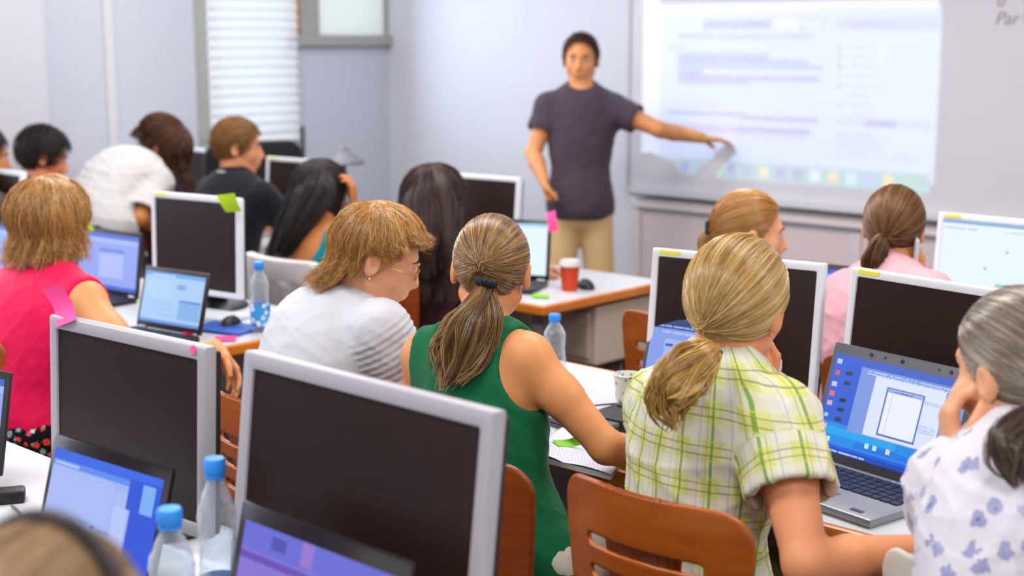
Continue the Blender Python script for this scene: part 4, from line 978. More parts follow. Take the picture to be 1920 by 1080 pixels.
bk._merge(t); bk.build('page_block', mat('page_edges', '#c4c2cc', .8), nb)
sheet('sticky_note', [PZ(1034, 824, DZ+.02)+Z(0, 0, .0), PZ(1046, 836, DZ+.02), PZ(1099, 830, DZ+.024), PZ(1086, 815, DZ+.042)], m_gn2, 'green sticky note curling up on the open notebook', 'note', bulge=-.006, axis=1)
# drive with cable, mouse, cap, folder
def flat_box(name, px, py, sz, m, label, cat, rz=0, z=DZ, bev=.006):
    q = PZ(px, py, z); o = empty(name, (q[0], q[1], z), label, cat, rz); B().box((0, 0, sz[2]/2), sz, bev=bev).build('case', m, o, True); return o
o = flat_box('external_drive', 1096, 800, (.17, .12, .022), mat('grey_case', '#74767c', .35, metal=.3), 'flat grey external drive behind the open notebook', 'drive', R_(-8))
B().box((0, 0, .010), (.172, .122, .004), bev=.001).build('seam', m_blk, o)
q0 = PZ(1052, 782, DZ); pts = [PZ(x, y, DZ+z_) for x, y, z_ in ((1050, 792, .012), (1046, 783, .03), (1056, 772, .04), (1085, 765, .02), (1120, 760, .01), (1160, 757, .006), (1210, 760, .006))]
cc = np.array([catmull(np.array(pts), x) for x in np.linspace(0, len(pts)-1.001, 40)]); t = B().tube(cc-pts[0], .0022, 8).build('cable', mat('dark_green_cable', '#14352e', .5), None, True); t.location = tuple(pts[0]); tag(t, 'thin dark green cable running from the grey drive past the dotted cup', 'cable')
def mouse(label, px, py, z=DZ, rz=0, m=None):
    q = PZ(px, py, z); o = empty('computer_mouse', (q[0], q[1], z), label, 'mouse', rz); fd = Field((-.05, -.07, -.02), (.05, .07, .05), .003)
    fd.add(ell((0, 0, 0), np.eye(3), (.031, .056, .034)), 0); fd.plane((0, 0, 0), (0, 0, -1)); V, Fq = fd.mesh(); from_np('shell', V, Fq, m or m_blk, o)
    B().tube([(0, .022, .028), (0, .034, .025)], .005, 10).build('scroll_wheel', mat('wheel_grey', '#55565c', .5), o); return o
mouse('black mouse on the blue folder at the desk end', 432, 612, rz=.5)
mouse('black mouse near the red cup on the instructor side desk', 1098, 540, rz=1.0)
mouse('black mouse under the hand behind the woman in green', 1034, 768, rz=.2)
q = PZ(1013, 806, DZ); B_ = B().lathe([(.001, 0), (.014, 0), (.015, .002), (.015, .012), (.013, .014), (.001, .014)], n=28, cap=False).build('bottle_cap', m_cap, None, True); B_.location = tuple(q); tag(B_, 'loose blue bottle cap on the desk by the woman in green', 'cap')
flat_box('folder', 426, 618, (.20, .14, .010), mat('blue_card', '#1554b4', .5), 'flat blue folder under the black mouse', 'folder', .25, bev=.002)
flat_box('keyboard', 390, 596, (.26, .12, .018), mat('white_keys', '#d0d6e0', .5), 'white keyboard lying before the dark monitor with the green note', 'keyboard', .2)
q = PZ(385, 588, DZ)
flat_box('adapter', -2, 942, (.10, .045, .026), m_blk, 'black power adapter at the left edge of the nearest white desk', 'adapter', R_(60))
pts = [PZ(x, y, DZ+.005) for x, y in ((22, 948), (34, 958), (42, 975), (38, 998), (20, 1018), (-5, 1030))]; cc = np.array([catmull(np.array(pts), x) for x in np.linspace(0, 4.99, 40)])
t = B().tube(cc-pts[0], .0028, 8).build('cable', mat('grey_cable', '#6a6468', .5), None, True); t.location = tuple(pts[0]); tag(t, 'grey cable curling over the nearest white desk from the black adapter', 'cable')
# things by the window
q = P(568, 300, 7.3); o = empty('floor_stand', (q[0], q[1], 0), 'thin dark pole standing against the wall right of the blind', 'stand')
zt_ = P(568, 235, 7.3)[2]; B().tube([(0, 0, .02), (0, 0, zt_)], .014, 14).build('pole', mat('pole_dark', '#4c4f58', .5), o, True); B().lathe([(.15, 0), (.15, .012), (.02, .03)], n=32).build('foot', m_blk, o)
q = PZ(648, 372, DZ); q = PX(650, 330, x0+.62); o = empty('desk_lamp', (q[0], min(q[1], 5.3), 0), 'grey angled reading lamp head above the back row monitors', 'lamp')
zc_ = q[2]-.02; zl = PX(650, 300, x0+.62)[2]
fd = Field((-.2, -.2, -.12), (.2, .2, .12), .006); fd.add(cone((-.02, 0, .045), (0, 0, -.03), .03, .10), 0); fd.plane((0, 0, -.02), (0, 0, -1)); V, Fq = fd.mesh()
l = from_np('lamp_shade', V+Z(0, 0, zl), Fq, mat('lamp_grey', '#7c757c', .5), o)
B().tube([(0, 0, 0.02), (-.02, 0, zl*.6), (-.02, 0, zl+.05)], .012, 12).build('pole', mat('pole_dark', '#4c4f58', .5), o, True); B().lathe([(.13, 0), (.13, .015), (.02, .03)], n=32).build('foot', m_blk, o)
# black office chair behind the man in black
q = P(478, 330, 6.75); o = empty('office_chair', (q[0], q[1], 0), 'black swivel chair at the window behind the man in black', 'chair', R_(60)); zt_ = P(478, 262, 6.75)[2]
fd = Field((-.28, -.1, .5), (.28, .14, zt_+.02), .008); g = np.stack(np.meshgrid(*fd.ax, indexing='ij'), -1)
fd.A = np.maximum(sd_rbox(g[..., 0], g[..., 2], 0, (.6+zt_)/2, .24, (zt_-.6)/2, .09), np.abs(g[..., 1]-.25*g[..., 0]**2*2)-.035).astype(np.float32); V, Fq = fd.mesh(); from_np('backrest', relax(V, Fq, 2), Fq, m_blk, o)
B().box((0, -.26, .47), (.48, .46, .08), bev=.03).build('seat', m_blk, o, True); B().tube([(0, -.26, .06), (0, -.26, .44)], .03, 14).build('gas_column', m_alu, o, True); B().tube([(0, -.05, .45), (0, .05, .5), (0, .06, .75)], .02, 10).build('back_support', m_blk, o, True)
b = B()
for k_ in range(5): b.tube([(0, -.26, .1), (.27*math.cos(k_*1.2566), -.26+.27*math.sin(k_*1.2566), .035)], [.025, .016], 8)
b.build('star_base', m_blk, o, True)
for k_ in range(5): B().lathe([(.02, 0), (.027, .01), (.027, .04), (.02, .05)], (.27*math.cos(k_*1.2566), -.26+.27*math.sin(k_*1.2566), 0), 14).build('caster', m_blk, o)
# chairs in place
def chair_at(label, TL, zt=.862, w=.42, side='L', y=None, rz=0, dark=False, dy=.02, sz=1.0):
    q = PZ(*TL, zt); x = q[0]+(w/2 if side == 'L' else -w/2); r = chair(label, x, q[1]+dy, rz, dark); r.scale = (.955 if sz > 1 else 1, 1, sz); return r
chair_at('curved orange plywood chair with slots behind the woman in plaid', (1082, 884), zt=.878, side='L', rz=R_(0), dy=-.01, sz=1.045)
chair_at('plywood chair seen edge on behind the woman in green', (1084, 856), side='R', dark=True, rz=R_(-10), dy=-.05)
chair_at('plywood chair glimpsed between the two big dark monitors', (398, 716), side='L')
chair_at('plywood chair at the left edge behind the woman in pink', (18, 632), side='R')
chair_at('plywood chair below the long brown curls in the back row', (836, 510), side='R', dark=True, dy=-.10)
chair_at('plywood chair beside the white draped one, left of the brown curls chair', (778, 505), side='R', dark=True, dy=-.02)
chair_at('plywood chair at the aisle end of the far right desk', (1170, 573), side='L')
chair_at('plywood chair behind the far dark haired woman with the pink hair tie', (1543, 655), side='L', dark=False)
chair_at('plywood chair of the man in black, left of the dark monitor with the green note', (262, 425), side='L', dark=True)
chair('plywood chair of the black haired boy by the left wall', -5.62, 2.9)
# ---------------------------------------------------------------- skins, cloth and hair colours
sk_fair = skin_mat('skin_fair', '#e2a37c'); sk_warm = skin_mat('skin_warm', '#d8935f'); sk_tan = skin_mat('skin_tan', '#c07a45'); sk_pink = skin_mat('skin_pink', '#dc9468')
h_blond = hair_mat('hair_blonde', '#8c6426', '#f0cc84'); h_blond2 = hair_mat('hair_gold', '#84501a', '#e6b060'); h_hazel = hair_mat('hair_light_brown', '#50341a', '#c89a5c'); h_brown = hair_mat('hair_brown', '#1d100c', '#4a2c20', .5, 1.4)
h_black = hair_mat('hair_black', '#120a0a', '#2c1b1a', .5, 1.4); h_dblond = hair_mat('hair_dark_gold', '#8a5a1c', '#d09a4c'); h_grey = hair_mat('hair_greying', '#4d4038', '#a6947e'); h_brown2 = hair_mat('hair_streaked', '#2e180c', '#946430', .4, 1.45)
def pat_nodes(name):
    m, nt, b = new_mat(name); a = nt.nodes.new('ShaderNodeAttribute'); a.attribute_name = 'pat'; sp = nt.nodes.new('ShaderNodeSeparateXYZ'); nt.links.new(a.outputs['Vector'], sp.inputs[0])
    n = nt.nodes.new('ShaderNodeTexNoise'); n.inputs['Scale'].default_value = 22; tc = nt.nodes.new('ShaderNodeTexCoord'); nt.links.new(tc.outputs['Object'], n.inputs['Vector'])
    bn = nt.nodes.new('ShaderNodeBump'); bn.inputs['Strength'].default_value = .35; bn.inputs['Distance'].default_value = .01; nt.links.new(n.outputs['Fac'], bn.inputs['Height']); nt.links.new(bn.outputs[0], b.inputs['Normal'])
    b.inputs['Roughness'].default_value = .85; b.inputs['Specular IOR Level'].default_value = .15
    return m, nt, b, a, sp
def plaid():
    m, nt, b, a, sp = pat_nodes('plaid_cotton'); cur = None
    def band(co, period, c, w, off=0):
        fr = M_(nt, 'FRACT', M_(nt, 'ADD', M_(nt, 'DIVIDE', co, period), 10+off)); return M_(nt, 'LESS_THAN', M_(nt, 'ABSOLUTE', M_(nt, 'SUBTRACT', fr, .5)), w/2/period)
    U, V = sp.outputs[0], sp.outputs[1]; P_ = .052
    lay = [(U, P_, '#d8d6d2', .022, .5, .55), (V, P_*1.25, '#d8d4d2', .028, .5, .6), (U, P_, '#6d9a2c', .0046, 0, .85), (U, P_, '#a9b84a', .0022, .16, .7), (U, P_, '#9fb0bc', .0022, .42, .6),
           (V, P_*1.25, '#8f7a58', .0028, .11, .7), (V, P_*1.25, '#93755c', .0026, -.11, .65), (V, P_*.625, '#cfd67a', .003, 0, .4)]
    for co, per, c, w, off, al in lay:
        mx = nt.nodes.new('ShaderNodeMix'); mx.data_type = 'RGBA'
        nt.links.new(M_(nt, 'MULTIPLY', band(co, per, c, w, off), al), mx.inputs[0])
        if cur is None: mx.inputs[6].default_value = col('#cad080')
        else: nt.links.new(cur, mx.inputs[6])
        mx.inputs[7].default_value = col(c); cur = mx.outputs[2]
    nt.links.new(cur, b.inputs['Base Color']); return m
def floral(name, base, cols, sc, th, leaf=None, rnd=.8, kw='pat'):
    m, nt, b, a, sp = pat_nodes(name); L = nt.links
    v = nt.nodes.new('ShaderNodeTexVoronoi'); v.inputs['Scale'].default_value = sc; v.inputs['Randomness'].default_value = rnd
    n = nt.nodes.new('ShaderNodeTexNoise'); n.inputs['Scale'].default_value = sc*2.6
    ad = nt.nodes.new('ShaderNodeMix'); ad.data_type = 'VECTOR'; ad.inputs[0].default_value = .018 if sc < 30 else .008
    L.new(a.outputs['Vector'], n.inputs['Vector']); L.new(a.outputs['Vector'], ad.inputs[4]); L.new(n.outputs['Color'], ad.inputs[5]); L.new(ad.outputs[1], v.inputs['Vector'])
    r = nt.nodes.new('ShaderNodeValToRGB'); r.color_ramp.interpolation = 'CONSTANT'; el = r.color_ramp.elements; el[0].color = col(cols[0]); el[1].position = 1/len(cols); el[1].color = col(cols[-1])
    for i in range(1, len(cols)-1): e = el.new(i/len(cols)+.001); e.color = col(cols[i])
    s = nt.nodes.new('ShaderNodeSeparateColor'); L.new(v.outputs['Color'], s.inputs[0]); L.new(s.outputs[0], r.inputs[0])
    # petals: threshold wobbling round the centre
    n2 = nt.nodes.new('ShaderNodeTexNoise'); n2.inputs['Scale'].default_value = sc*3.4; L.new(a.outputs['Vector'], n2.inputs['Vector'])
    k = M_(nt, 'LESS_THAN', M_(nt, 'ADD', v.outputs['Distance'], M_(nt, 'MULTIPLY', M_(nt, 'SUBTRACT', n2.outputs['Fac'], .5), .5)), th)
    mx = nt.nodes.new('ShaderNodeMix'); mx.data_type = 'RGBA'; mx.inputs[6].default_value = col(base); L.new(r.outputs[0], mx.inputs[7]); L.new(k, mx.inputs[0]); cur = mx.outputs[2]
    if leaf:
        k2 = M_(nt, 'LESS_THAN', v.outputs['Distance'], th*.3); m2 = nt.nodes.new('ShaderNodeMix'); m2.data_type = 'RGBA'; L.new(cur, m2.inputs[6]); m2.inputs[7].default_value = col(leaf); L.new(k2, m2.inputs[0]); cur = m2.outputs[2]
    L.new(cur, b.inputs['Base Color']); return m
def S(*a): return dict(zip(('pelvis', 'neck', 'sl', 'sr', 'el', 'er', 'wl', 'wr'), a))
def desk_arms(J, fw=(0, 1, 0), z=DZ+.04, k='lr', reach=.30):
    """forearms resting forward on the desk"""
    f = unit(np.array(fw, float))
    for s_, g in (('l', -1), ('r', 1)):
        if s_ not in k: continue
        l = unit(np.cross(f, (0, 0, 1)))
        sh = J['s'+s_]; e = sh+f*.16+l*g*.05; e[2] = z+.03; w_ = e+f*.22-l*g*.06; w_[2] = z; J['e'+s_] = e; J['w'+s_] = w_
    return J
flat = lambda d=(0, 1, 0), n=(0, 0, -1), side=1, curl=.35: dict(d=np.array(d, float), n=np.array(n, float), side=side, curl=curl)

# ---------------------------------------------------------------- woman in green
J = dict(pelvis=P(965, 1100, 2.96), neck=P(902, 632, 2.99), sl=P(797, 668, 3.08), sr=P(990, 672, 2.87))
J['pelvis'][2] = .57
J['el'] = P(778, 850, 3.14); J['wl'] = P(900, 850, 3.30); J['er'] = P(1137, 838, 2.84); J['wr'] = P(1262, 868, 3.0); J['hunch'] = .03
p = Person('woman from behind in a green sleeveless top with a brown ponytail', P(922, 506, 3.02), (-34, 8, 3), J, sk_warm, sc=.98, w=.98, res=.005, arm=.95)
p.body(hk=dict(l=flat(side=1), r=flat((.9, .5, -.05), side=-1))).face()
C0 = J['neck']
p.top('top', cloth_mat('green_jersey', '#12643f', .08, (26, .3)), sleeve=0, infl=.009, neck=.0, armhole=.045, hem=-.20, hips=(.172, .125, .15, -.07), fold=.004, cuts=[(J['neck']+p.TR@Z(0, .0, .05), (.088, .14, .105)), (J['sl']+p.TR@Z(-.03, 0, .03), (.048, .14, .06)), (J['sr']+p.TR@Z(.03, 0, .03), (.048, .14, .06))], res=.005, seedf=1)
# bra strap over the right shoulder
b = B(); q = [J['sr']+p.TR@Z(-.040, x_, z_)-p.base for x_, z_ in ((-.078, -.045), (-.066, .005), (-.042, .036), (0, .048), (.04, .03))]
b.tube(q, .0045, 8); b.build('bra_strap', m_blk, p.root, True)
p.bottom('trousers', mat('white_cotton', '#c9c2b8', .8, bump=(30, .5)), 1.35, infl=.0); p.shoes()
h = p.hair(r=.00085); tie = (-.04, -1, -.14); t0 = h.pulled(3400, tie)
c1 = P(912, 556, t0_d := float((t0-CP)@VF)-.03)
h.build('hair', h_hazel, p.root, loc=p.base)
dd = t0_d
h.tail([P(912, 532, dd), P(903, 560, dd-.02), P(885, 600, dd-.03), P(868, 640, dd-.03), P(850, 680, dd-.03), P(832, 722, dd-.03)], [.013, .022, .034, .038, .026, .004], n=1900, wave=.012, tipvar=.4)
h.tail([P(905, 545, dd), P(880, 580, dd-.02), P(845, 615, dd-.02), P(822, 655, dd-.02), P(826, 690, dd-.02)], [.012, .016, .018, .014, .008], n=380, wave=.014, tipvar=.3)
h.tail([P(915, 545, dd), P(925, 590, dd-.03), P(915, 640, dd-.03), P(890, 690, dd-.04), P(862, 715, dd-.04)], [.012, .022, .022, .016, .006], n=420, wave=.008, tipvar=.3)
h.build('ponytail', h_hazel, p.root, scalp=False, loc=p.base)
def scrunchie(pt, axis, R1, r1, m, root, base, name='hair_tie'):
    axis = unit(axis); a = unit(np.cross(axis, (0.1, .3, 1))); c = np.cross(axis, a); pts = [pt-base+R1*(math.cos(t)*a+math.sin(t)*c)+axis*.002*math.sin(5*t) for t in np.linspace(0, 2*math.pi, 40)]
    B().tube(pts, [r1*(1+.12*math.sin(i*2.4)) for i in range(40)], 10, False).build(name, m, root, True)
scrunchie(P(911, 530, dd-.005), P(906, 560, dd)-P(914, 520, dd), .0165, .0078, mat('navy_band', '#12141f', .8), p.root, p.base)

# ---------------------------------------------------------------- woman in white
J = dict(pelvis=P(560, 900, 3.42), neck=P(648, 575, 3.36), sl=P(560, 612, 3.50), sr=P(712, 622, 3.24)); J['pelvis'][2] = .57; J['hunch'] = .065
J['er'] = P(800, 772, 3.30); J['wr'] = P(968, 775, 3.38); J['el'] = P(640, 760, 3.62); J['wl'] = P(760, 770, 3.72)
p = Person('short haired blonde with glasses leaning forward in a white puff sleeved shirt', P(711, 480, 3.33), (42, 22, 4), J, sk_fair, sc=1.0, w=1.0, res=.005)
p.body(hk=dict(r=flat((1, .35, -.08), side=-1, curl=.4), l=flat(side=1))).face()
sl_ = J['sr']+(J['er']-J['sr'])*.22
p.top('shirt', mat('white_shirt', '#cdd0d8', .85, bump=(16, .35)), sleeve=.55, infl=.010, neck=.066, neck_off=(0, .01, .035), hem=-.12, fold=.0035, gather=.0032, sl_r=.067, seedf=2, extra=[cone(J['sr']+Z(0, 0, .008), sl_, .062, .066)], res=.005)
p.bottom('trousers', mat('blue_denim', '#39456a', .8)); p.shoes()
h = p.hair(r=.00085, vol=1.03)
Lw = lambda f: .016 if abs(f) < 62 else (.012 if abs(f) < 105 else (.045 if abs(f) < 145 else .085))
elw = lambda f: 31 if abs(f) < 48 else (14 if abs(f) < 80 else (8 if abs(f) < 105 else (-22 if abs(f) < 145 else -34)))
h.drape(3600, (-180, 180), elw, Lw, crown=(.1, -.30, 1), hang=(-.2, -.25, -1), flare=.016, curl=.004, wave=.010, lift=.09, nc=70, jit=.22)
h.drape(700, (125, 235), -38, .085, crown=(0, -.6, .8), hang=tuple(unit(-VR*.75+Z(0, 0, -.65))), flare=.012, curl=.0, wave=.012, nc=20)
h.build('hair', h_blond2, p.root, loc=p.base, low=-.06)
g = B(); w_ = lambda q: p.C+p.R@np.array(q, float)-p.base
for x_ in (-1, 1):
    g.tube([w_((x_*.034+.023*math.cos(t)*(1 if True else 1), .101-.006*abs(math.cos(t)*.5), -.006+.016*math.sin(t))) for t in np.linspace(0, 2*math.pi, 24)], .0014, 6, False)
    g.tube([w_((x_*.057, .099, -.002)), w_((x_*.072, .085, 0)), w_((x_*.083, .02, 0)), w_((x_*.084, -.012, -.002))], .0014, 6)
g.tube([w_((-.011, .103, -.002)), w_((.011, .103, -.002))], .0014, 6)
g.build('glasses', mat('gold_wire', '#b08a4c', .3, metal=.8), p.root, True)
B().lathe([(.001, -.003), (.003, 0), (.001, .003)], tuple(w_((.090, -.006, -.040))), 12).build('earring', m_alu, p.root, True)

# ---------------------------------------------------------------- blonde in plaid
J = dict(pelvis=P(1310, 1180, 2.62), neck=P(1350, 702, 2.56), sl=P(1248, 764, 2.68), sr=P(1456, 790, 2.44)); J['pelvis'][2] = .58; J['hunch'] = .03
J['er'] = P(1512, 1058, 2.30); J['wr'] = P(1730, 1030, 2.44); J['el'] = P(1300, 900, 2.84); J['wl'] = P(1428, 742, 2.80)
p = Person('blonde with a low ponytail in a green and white plaid shirt, seen from behind', P(1383, 572, 2.56), (-10, 8, 4), J, sk_pink, sc=1.02, w=1.06, res=.005, arm=1.05)
p.body(hk=dict(r=flat((.9, .45, -.12), side=-1, curl=.3), l=dict(d=unit(VU*.9+VR*.2), n=unit(-VF*.2-VR), side=1, curl=.75))).face()
mp_ = plaid()
p.top('shirt', mp_, sleeve=.52, infl=.013, neck=.056, neck_off=(0, .03, .05), hem=-.20, fold=.006, sl_r=.074, seedf=3, hips=(.178, .135, .17, -.05), res=.005, cuts=[])
# collar
cb_ = []; nk = J['neck']; R1 = .064
for i, t in enumerate(np.linspace(-2.5, 2.5, 36)):
    a_ = nk+p.TR@Z(math.sin(t)*R1, -math.cos(t)*R1*1.0+.002, .018-.012*math.cos(t)*-1); b1 = nk+p.TR@Z(math.sin(t)*R1*.86, -math.cos(t)*R1*.86+.002, .050); c1 = nk+p.TR@Z(math.sin(t)*R1*1.42, -math.cos(t)*R1*1.32+.002, .003)
    cb_.append((a_, b1, c1))
V = []; Fq = []
for a_, b1, c1 in cb_: V += [b1-p.base, c1-p.base, c1-p.base+Z(0, 0, -.004), b1-p.base+Z(0, 0, -.006)]
for i in range(len(cb_)-1):
    for k_ in range(4): Fq.append((i*4+k_, i*4+(k_+1) % 4, (i+1)*4+(k_+1) % 4, (i+1)*4+k_))
V = np.array(V); q = V+p.base-nk; from_np('collar', V, Fq, mp_, p.root, True, {'pat': ('FLOAT_VECTOR', np.stack([q@p.lat*1.2, q@p.up+.01-q@p.fw, q@p.up], 1))})
p.bottom('trousers', mat('olive_cotton', '#7a6a48', .8)); p.shoes()
h = p.hair(r=.00085, vol=1.05); tie = (-.10, -.80, -.58); t0 = h.pulled(3600, tie, lift=.09); dd = float((t0-CP)@VF)-.05
h.build('hair', h_blond, p.root, loc=p.base)
h.tail([P(1338, 655, dd), P(1322, 672, dd-.03), P(1292, 692, dd-.04), P(1262, 722, dd-.05), P(1250, 755, dd-.05), P(1262, 794, dd-.05)], [.014, .032, .044, .046, .036, .010], n=2300, wave=.014, tipvar=.4)
h.tail([P(1338, 655, dd), P(1330, 690, dd-.03), P(1312, 720, dd-.05), P(1290, 755, dd-.05)], [.012, .016, .014, .004], n=260, wave=.012, tipvar=.35)
h.build('ponytail', hair_mat('hair_gold_tail', '#9a6a20', '#f4cc74'), p.root, scalp=False, loc=p.base)
scrunchie(P(1336, 653, dd-.005), P(1318, 678, dd)-P(1345, 640, dd), .017, .004, mat('brown_band', '#3a1c1c', .7), p.root, p.base)

# ---------------------------------------------------------------- woman in the flowered shirt
J = dict(pelvis=P(1905, 1500, 2.02), neck=P(1895, 862, 2.11), sl=P(1795, 912, 2.17), sr=P(1996, 925, 1.99)); J['pelvis'][2] = .58; J['hunch'] = .03
J['el'] = P(1772, 1030, 2.28); J['wl'] = P(1790, 872, 2.16); J['er'] = P(2090, 1100, 2.1); J['wr'] = P(2050, 1050, 2.35)
p = Person('woman in a white shirt with small violet flowers resting her chin on her hand', P(1908, 690, 2.14), (-72, 10, -3), J, sk_fair, sc=1.0, w=1.12, res=.005)
p.body(hk=dict(l=dict(d=unit(VU*1.0-VR*.12), n=unit(VR*.9-VF*.1), side=-1, curl=.6), r=flat(side=-1))).face()
p.top('shirt', floral('violet_flowers', '#d6d3dc', ['#a0a2c2', '#aeb0cc', '#9a9cc0', '#b4b2ce'], 24, .30, leaf='#6a70a4', rnd=.7), sleeve=.45, infl=.013, neck=.056, neck_off=(0, .03, .05), hem=-.14, fold=.005, sl_r=.074, seedf=4, res=.005)
p.bottom('trousers', mat('blue_denim', '#39456a', .8)); p.shoes()
h = p.hair(r=.0009, vol=1.03); tie = (.05, -.85, -.5); t0 = h.pulled(3200, tie); dd = float((t0-CP)@VF)-.04
h.build('hair', h_grey, p.root, loc=p.base)
ts = ((t0-CP)@VR)/((t0-CP)@VF)*F+960; ty = 540-((t0-CP)@VU)/((t0-CP)@VF)*F
h.tail([t0, P(ts-8, ty+25, dd-.02), P(1893, 815, dd-.05), P(1888, 855, dd-.06), P(1900, 905, dd-.06)], [.014, .022, .028, .026, .008], n=1100, wave=.008, tipvar=.3)
h.build('ponytail', hair_mat('hair_dark_tail', '#2a1c16', '#7a6048'), p.root, scalp=False, loc=p.base)
scrunchie(t0, P(1893, 815, dd)-t0, .016, .005, m_blk, p.root, p.base)

# ---------------------------------------------------------------- woman in pink
J = dict(pelvis=P(55, 870, 3.95), neck=P(92, 518, 3.93), sl=P(2, 556, 4.06), sr=P(160, 566, 3.80)); J['pelvis'][2] = .55; J['hunch'] = .035
J['er'] = P(272, 705, 3.66); J['wr'] = P(402, 652, 3.90); J['el'] = P(-30, 690, 4.1); J['wl'] = P(60, 660, 4.3)
p = Person('woman from behind with a golden bob in a sleeveless bright pink top', P(96, 418, 3.93), (-18, 6, 0), J, sk_warm, sc=1.02, w=1.12, res=.006, arm=1.05)
p.body(hk=dict(r=flat((.55, .35, -.85), (-.2, -.9, 0), side=-1, curl=.35), l=flat(side=1))).face()
p.top('top', cloth_mat('pink_satin', '#dc0f4c', .05, (12, .4), rough=.55), sleeve=0, infl=.010, neck=.058, armhole=.075, hem=.035, fold=.003, seedf=5)
p.bottom('skirt', floral('dark_flowers', '#10121c', ['#f04a28', '#dfe6ea', '#e85a78', '#8fb6bc', '#101218', '#f07048'], 52, .46, leaf='#501418'), .98, infl=.014, topz=.085, skirt=True); p.shoes()
h = p.hair(r=.0011, vol=1.06)
Lp = lambda f: .03 if abs(f) < 50 else .105
elp = lambda f: 22 if abs(f) < 45 else (-5 if abs(f) < 90 else -18)
h.drape(3200, (-180, 180), elp, Lp, crown=(.05, -.1, 1), flare=.012, curl=.014, wave=.016, lift=.10, nc=50, jit=.2)
h.build('hair', h_blond2, p.root, loc=p.base, low=-.06)

# ---------------------------------------------------------------- instructor
J = dict(pelvis=P(1088, 392, 6.55), neck=P(1090, 176, 6.50), sl=P(1150, 204, 6.50), sr=P(1030, 202, 6.52)); J['hunch'] = .0
J['el'] = P(1236, 243, 6.42); J['wl'] = PY(1318, 259, 5.42); J['er'] = P(1000, 288, 6.50); J['wr'] = P(1020, 338, 6.38)
f = np.array([math.sin(R_(140)), math.cos(R_(140)), 0]); l2 = np.array([-f[1], f[0], 0])*-1
for k_, g_ in (('l', 1), ('r', -1)):
    q = J['pelvis']+VR*g_*.10; J['k'+k_] = np.array([q[0], q[1], .50])+f*.03; J['a'+k_] = np.array([q[0], q[1], .085])
p = Person('young man in a dark T-shirt and beige trousers pointing at the projected page', P(1089, 112, 6.50), (146, 2, 0), J, sk_warm, sc=.97, w=1.04, res=.006, arm=1.02, stand=True)
p.body(hk=dict(l=dict(d=unit(PY(1350, 262, 5.50)-J['wl']), n=Z(0, 0, -1), side=1, curl=.15), r=dict(d=unit(Z(0, 0, -1)+VR*.2), n=unit(VR), side=1, curl=1.25))).face(brow='#20120c')
p.top('t_shirt', cloth_mat('aubergine_cotton', '#4c404c', .06, (10, .4)), sleeve=.52, infl=.014, neck=.058, neck_off=(0, .02, .045), hem=-.045, fold=.004, sl_r=.066, seedf=6)
p.bottom('trousers', cloth_mat('beige_chino', '#d6b684', .05, (12, .4)), 1.97, infl=.004, topz=.03); p.shoes()
h = p.hair(r=.0014); h.short(1900, comb=(.2, .8, .3), L=.035, lift=.012, off=-.014); h.build('hair', hair_mat('hair_dark_short', '#3a2219', '#6e4a38', .5, 1.4), p.root, loc=p.base, off=-.016, low=-.04)

# ---------------------------------------------------------------- man in black
J = S(P(425, 540, 6.05), P(440, 338, 6.05), P(395, 362, 6.2), P(492, 372, 5.92)); J['pelvis'][2] = .57; desk_arms(J); J['hunch'] = .03
p = Person('short haired man in a black shirt seen in profile before the blind', P(447, 276, 6.04), (38, 4, 0), J, sk_pink, sc=1.0, w=1.12, res=.0075)
p.body(hk=dict(l=flat(), r=flat(side=-1))).face()
p.top('shirt', cloth_mat('black_cotton', '#17181e', .1), sleeve=.6, infl=.012, neck=.056, hem=-.12, fold=.004, seedf=7); p.bottom('trousers', mat('blue_denim', '#39456a', .8)); p.shoes()
nk = J['neck']; B().lathe([(.062, .004), (.066, .006), (.066, .022), (.060, .024)], tuple(nk-p.base+Z(0, -.012, .022)), 30, False).build('white_collar', mat('collar_white', '#d8d8dc', .8), p.root, True)
h = p.hair(r=.0014); h.short(2300, comb=(0, .9, .1), L=.035, lift=.012); h.build('hair', hair_mat('hair_sandy', '#6a4422', '#a87c48', .5, 1.35), p.root, loc=p.base, low=-.055)

# ---------------------------------------------------------------- black haired boy
J = S(P(70, 560, 6.1), P(74, 354, 6.12), P(22, 374, 6.25), P(116, 384, 6.0)); J['pelvis'][2] = .57; desk_arms(J); J['hunch'] = .03
p = Person('black haired boy in a red shirt looking down at the far left', P(82, 294, 6.12), (22, 16, 0), J, sk_pink, sc=1.02, w=1.05, res=.0075)
p.body(hk=dict(l=flat(), r=flat(side=-1))).face(brow='#140c0a')
p.top('shirt', cloth_mat('red_cotton', '#c01818', .05), sleeve=.5, infl=.011, neck=.056, hem=-.12, seedf=8); p.bottom('trousers', mat('blue_denim', '#39456a', .8)); p.shoes()
h = p.hair(r=.0014, vol=1.05); h.short(1700, comb=(0, .9, -.1), L=.05, lift=.014); h.build('hair', h_black, p.root, loc=p.base, low=-.055)
# person at the very edge
J = S(P(-48, 560, 5.6), P(-48, 356, 5.6), P(-92, 386, 5.68), P(-6, 392, 5.5)); J['pelvis'][2] = .57; desk_arms(J); J['hunch'] = .03
p = Person('dark haired head cut off by the left edge of the photo', P(-30, 292, 5.6), (22, 10, 0), J, sk_tan, sc=.95, w=1.0, res=.009)
p.body(hk={}).face(); p.top('shirt', mat('brown_cotton', '#4a3a34', .8), sleeve=.5, hem=-.12); p.bottom('trousers', mat('blue_denim', '#39456a', .8)); p.shoes()
h = p.hair(r=.002); h.short(900, comb=(0, .9, -.1), L=.04, lift=.01); h.build('hair', h_black, p.root, loc=p.base, low=-.055)

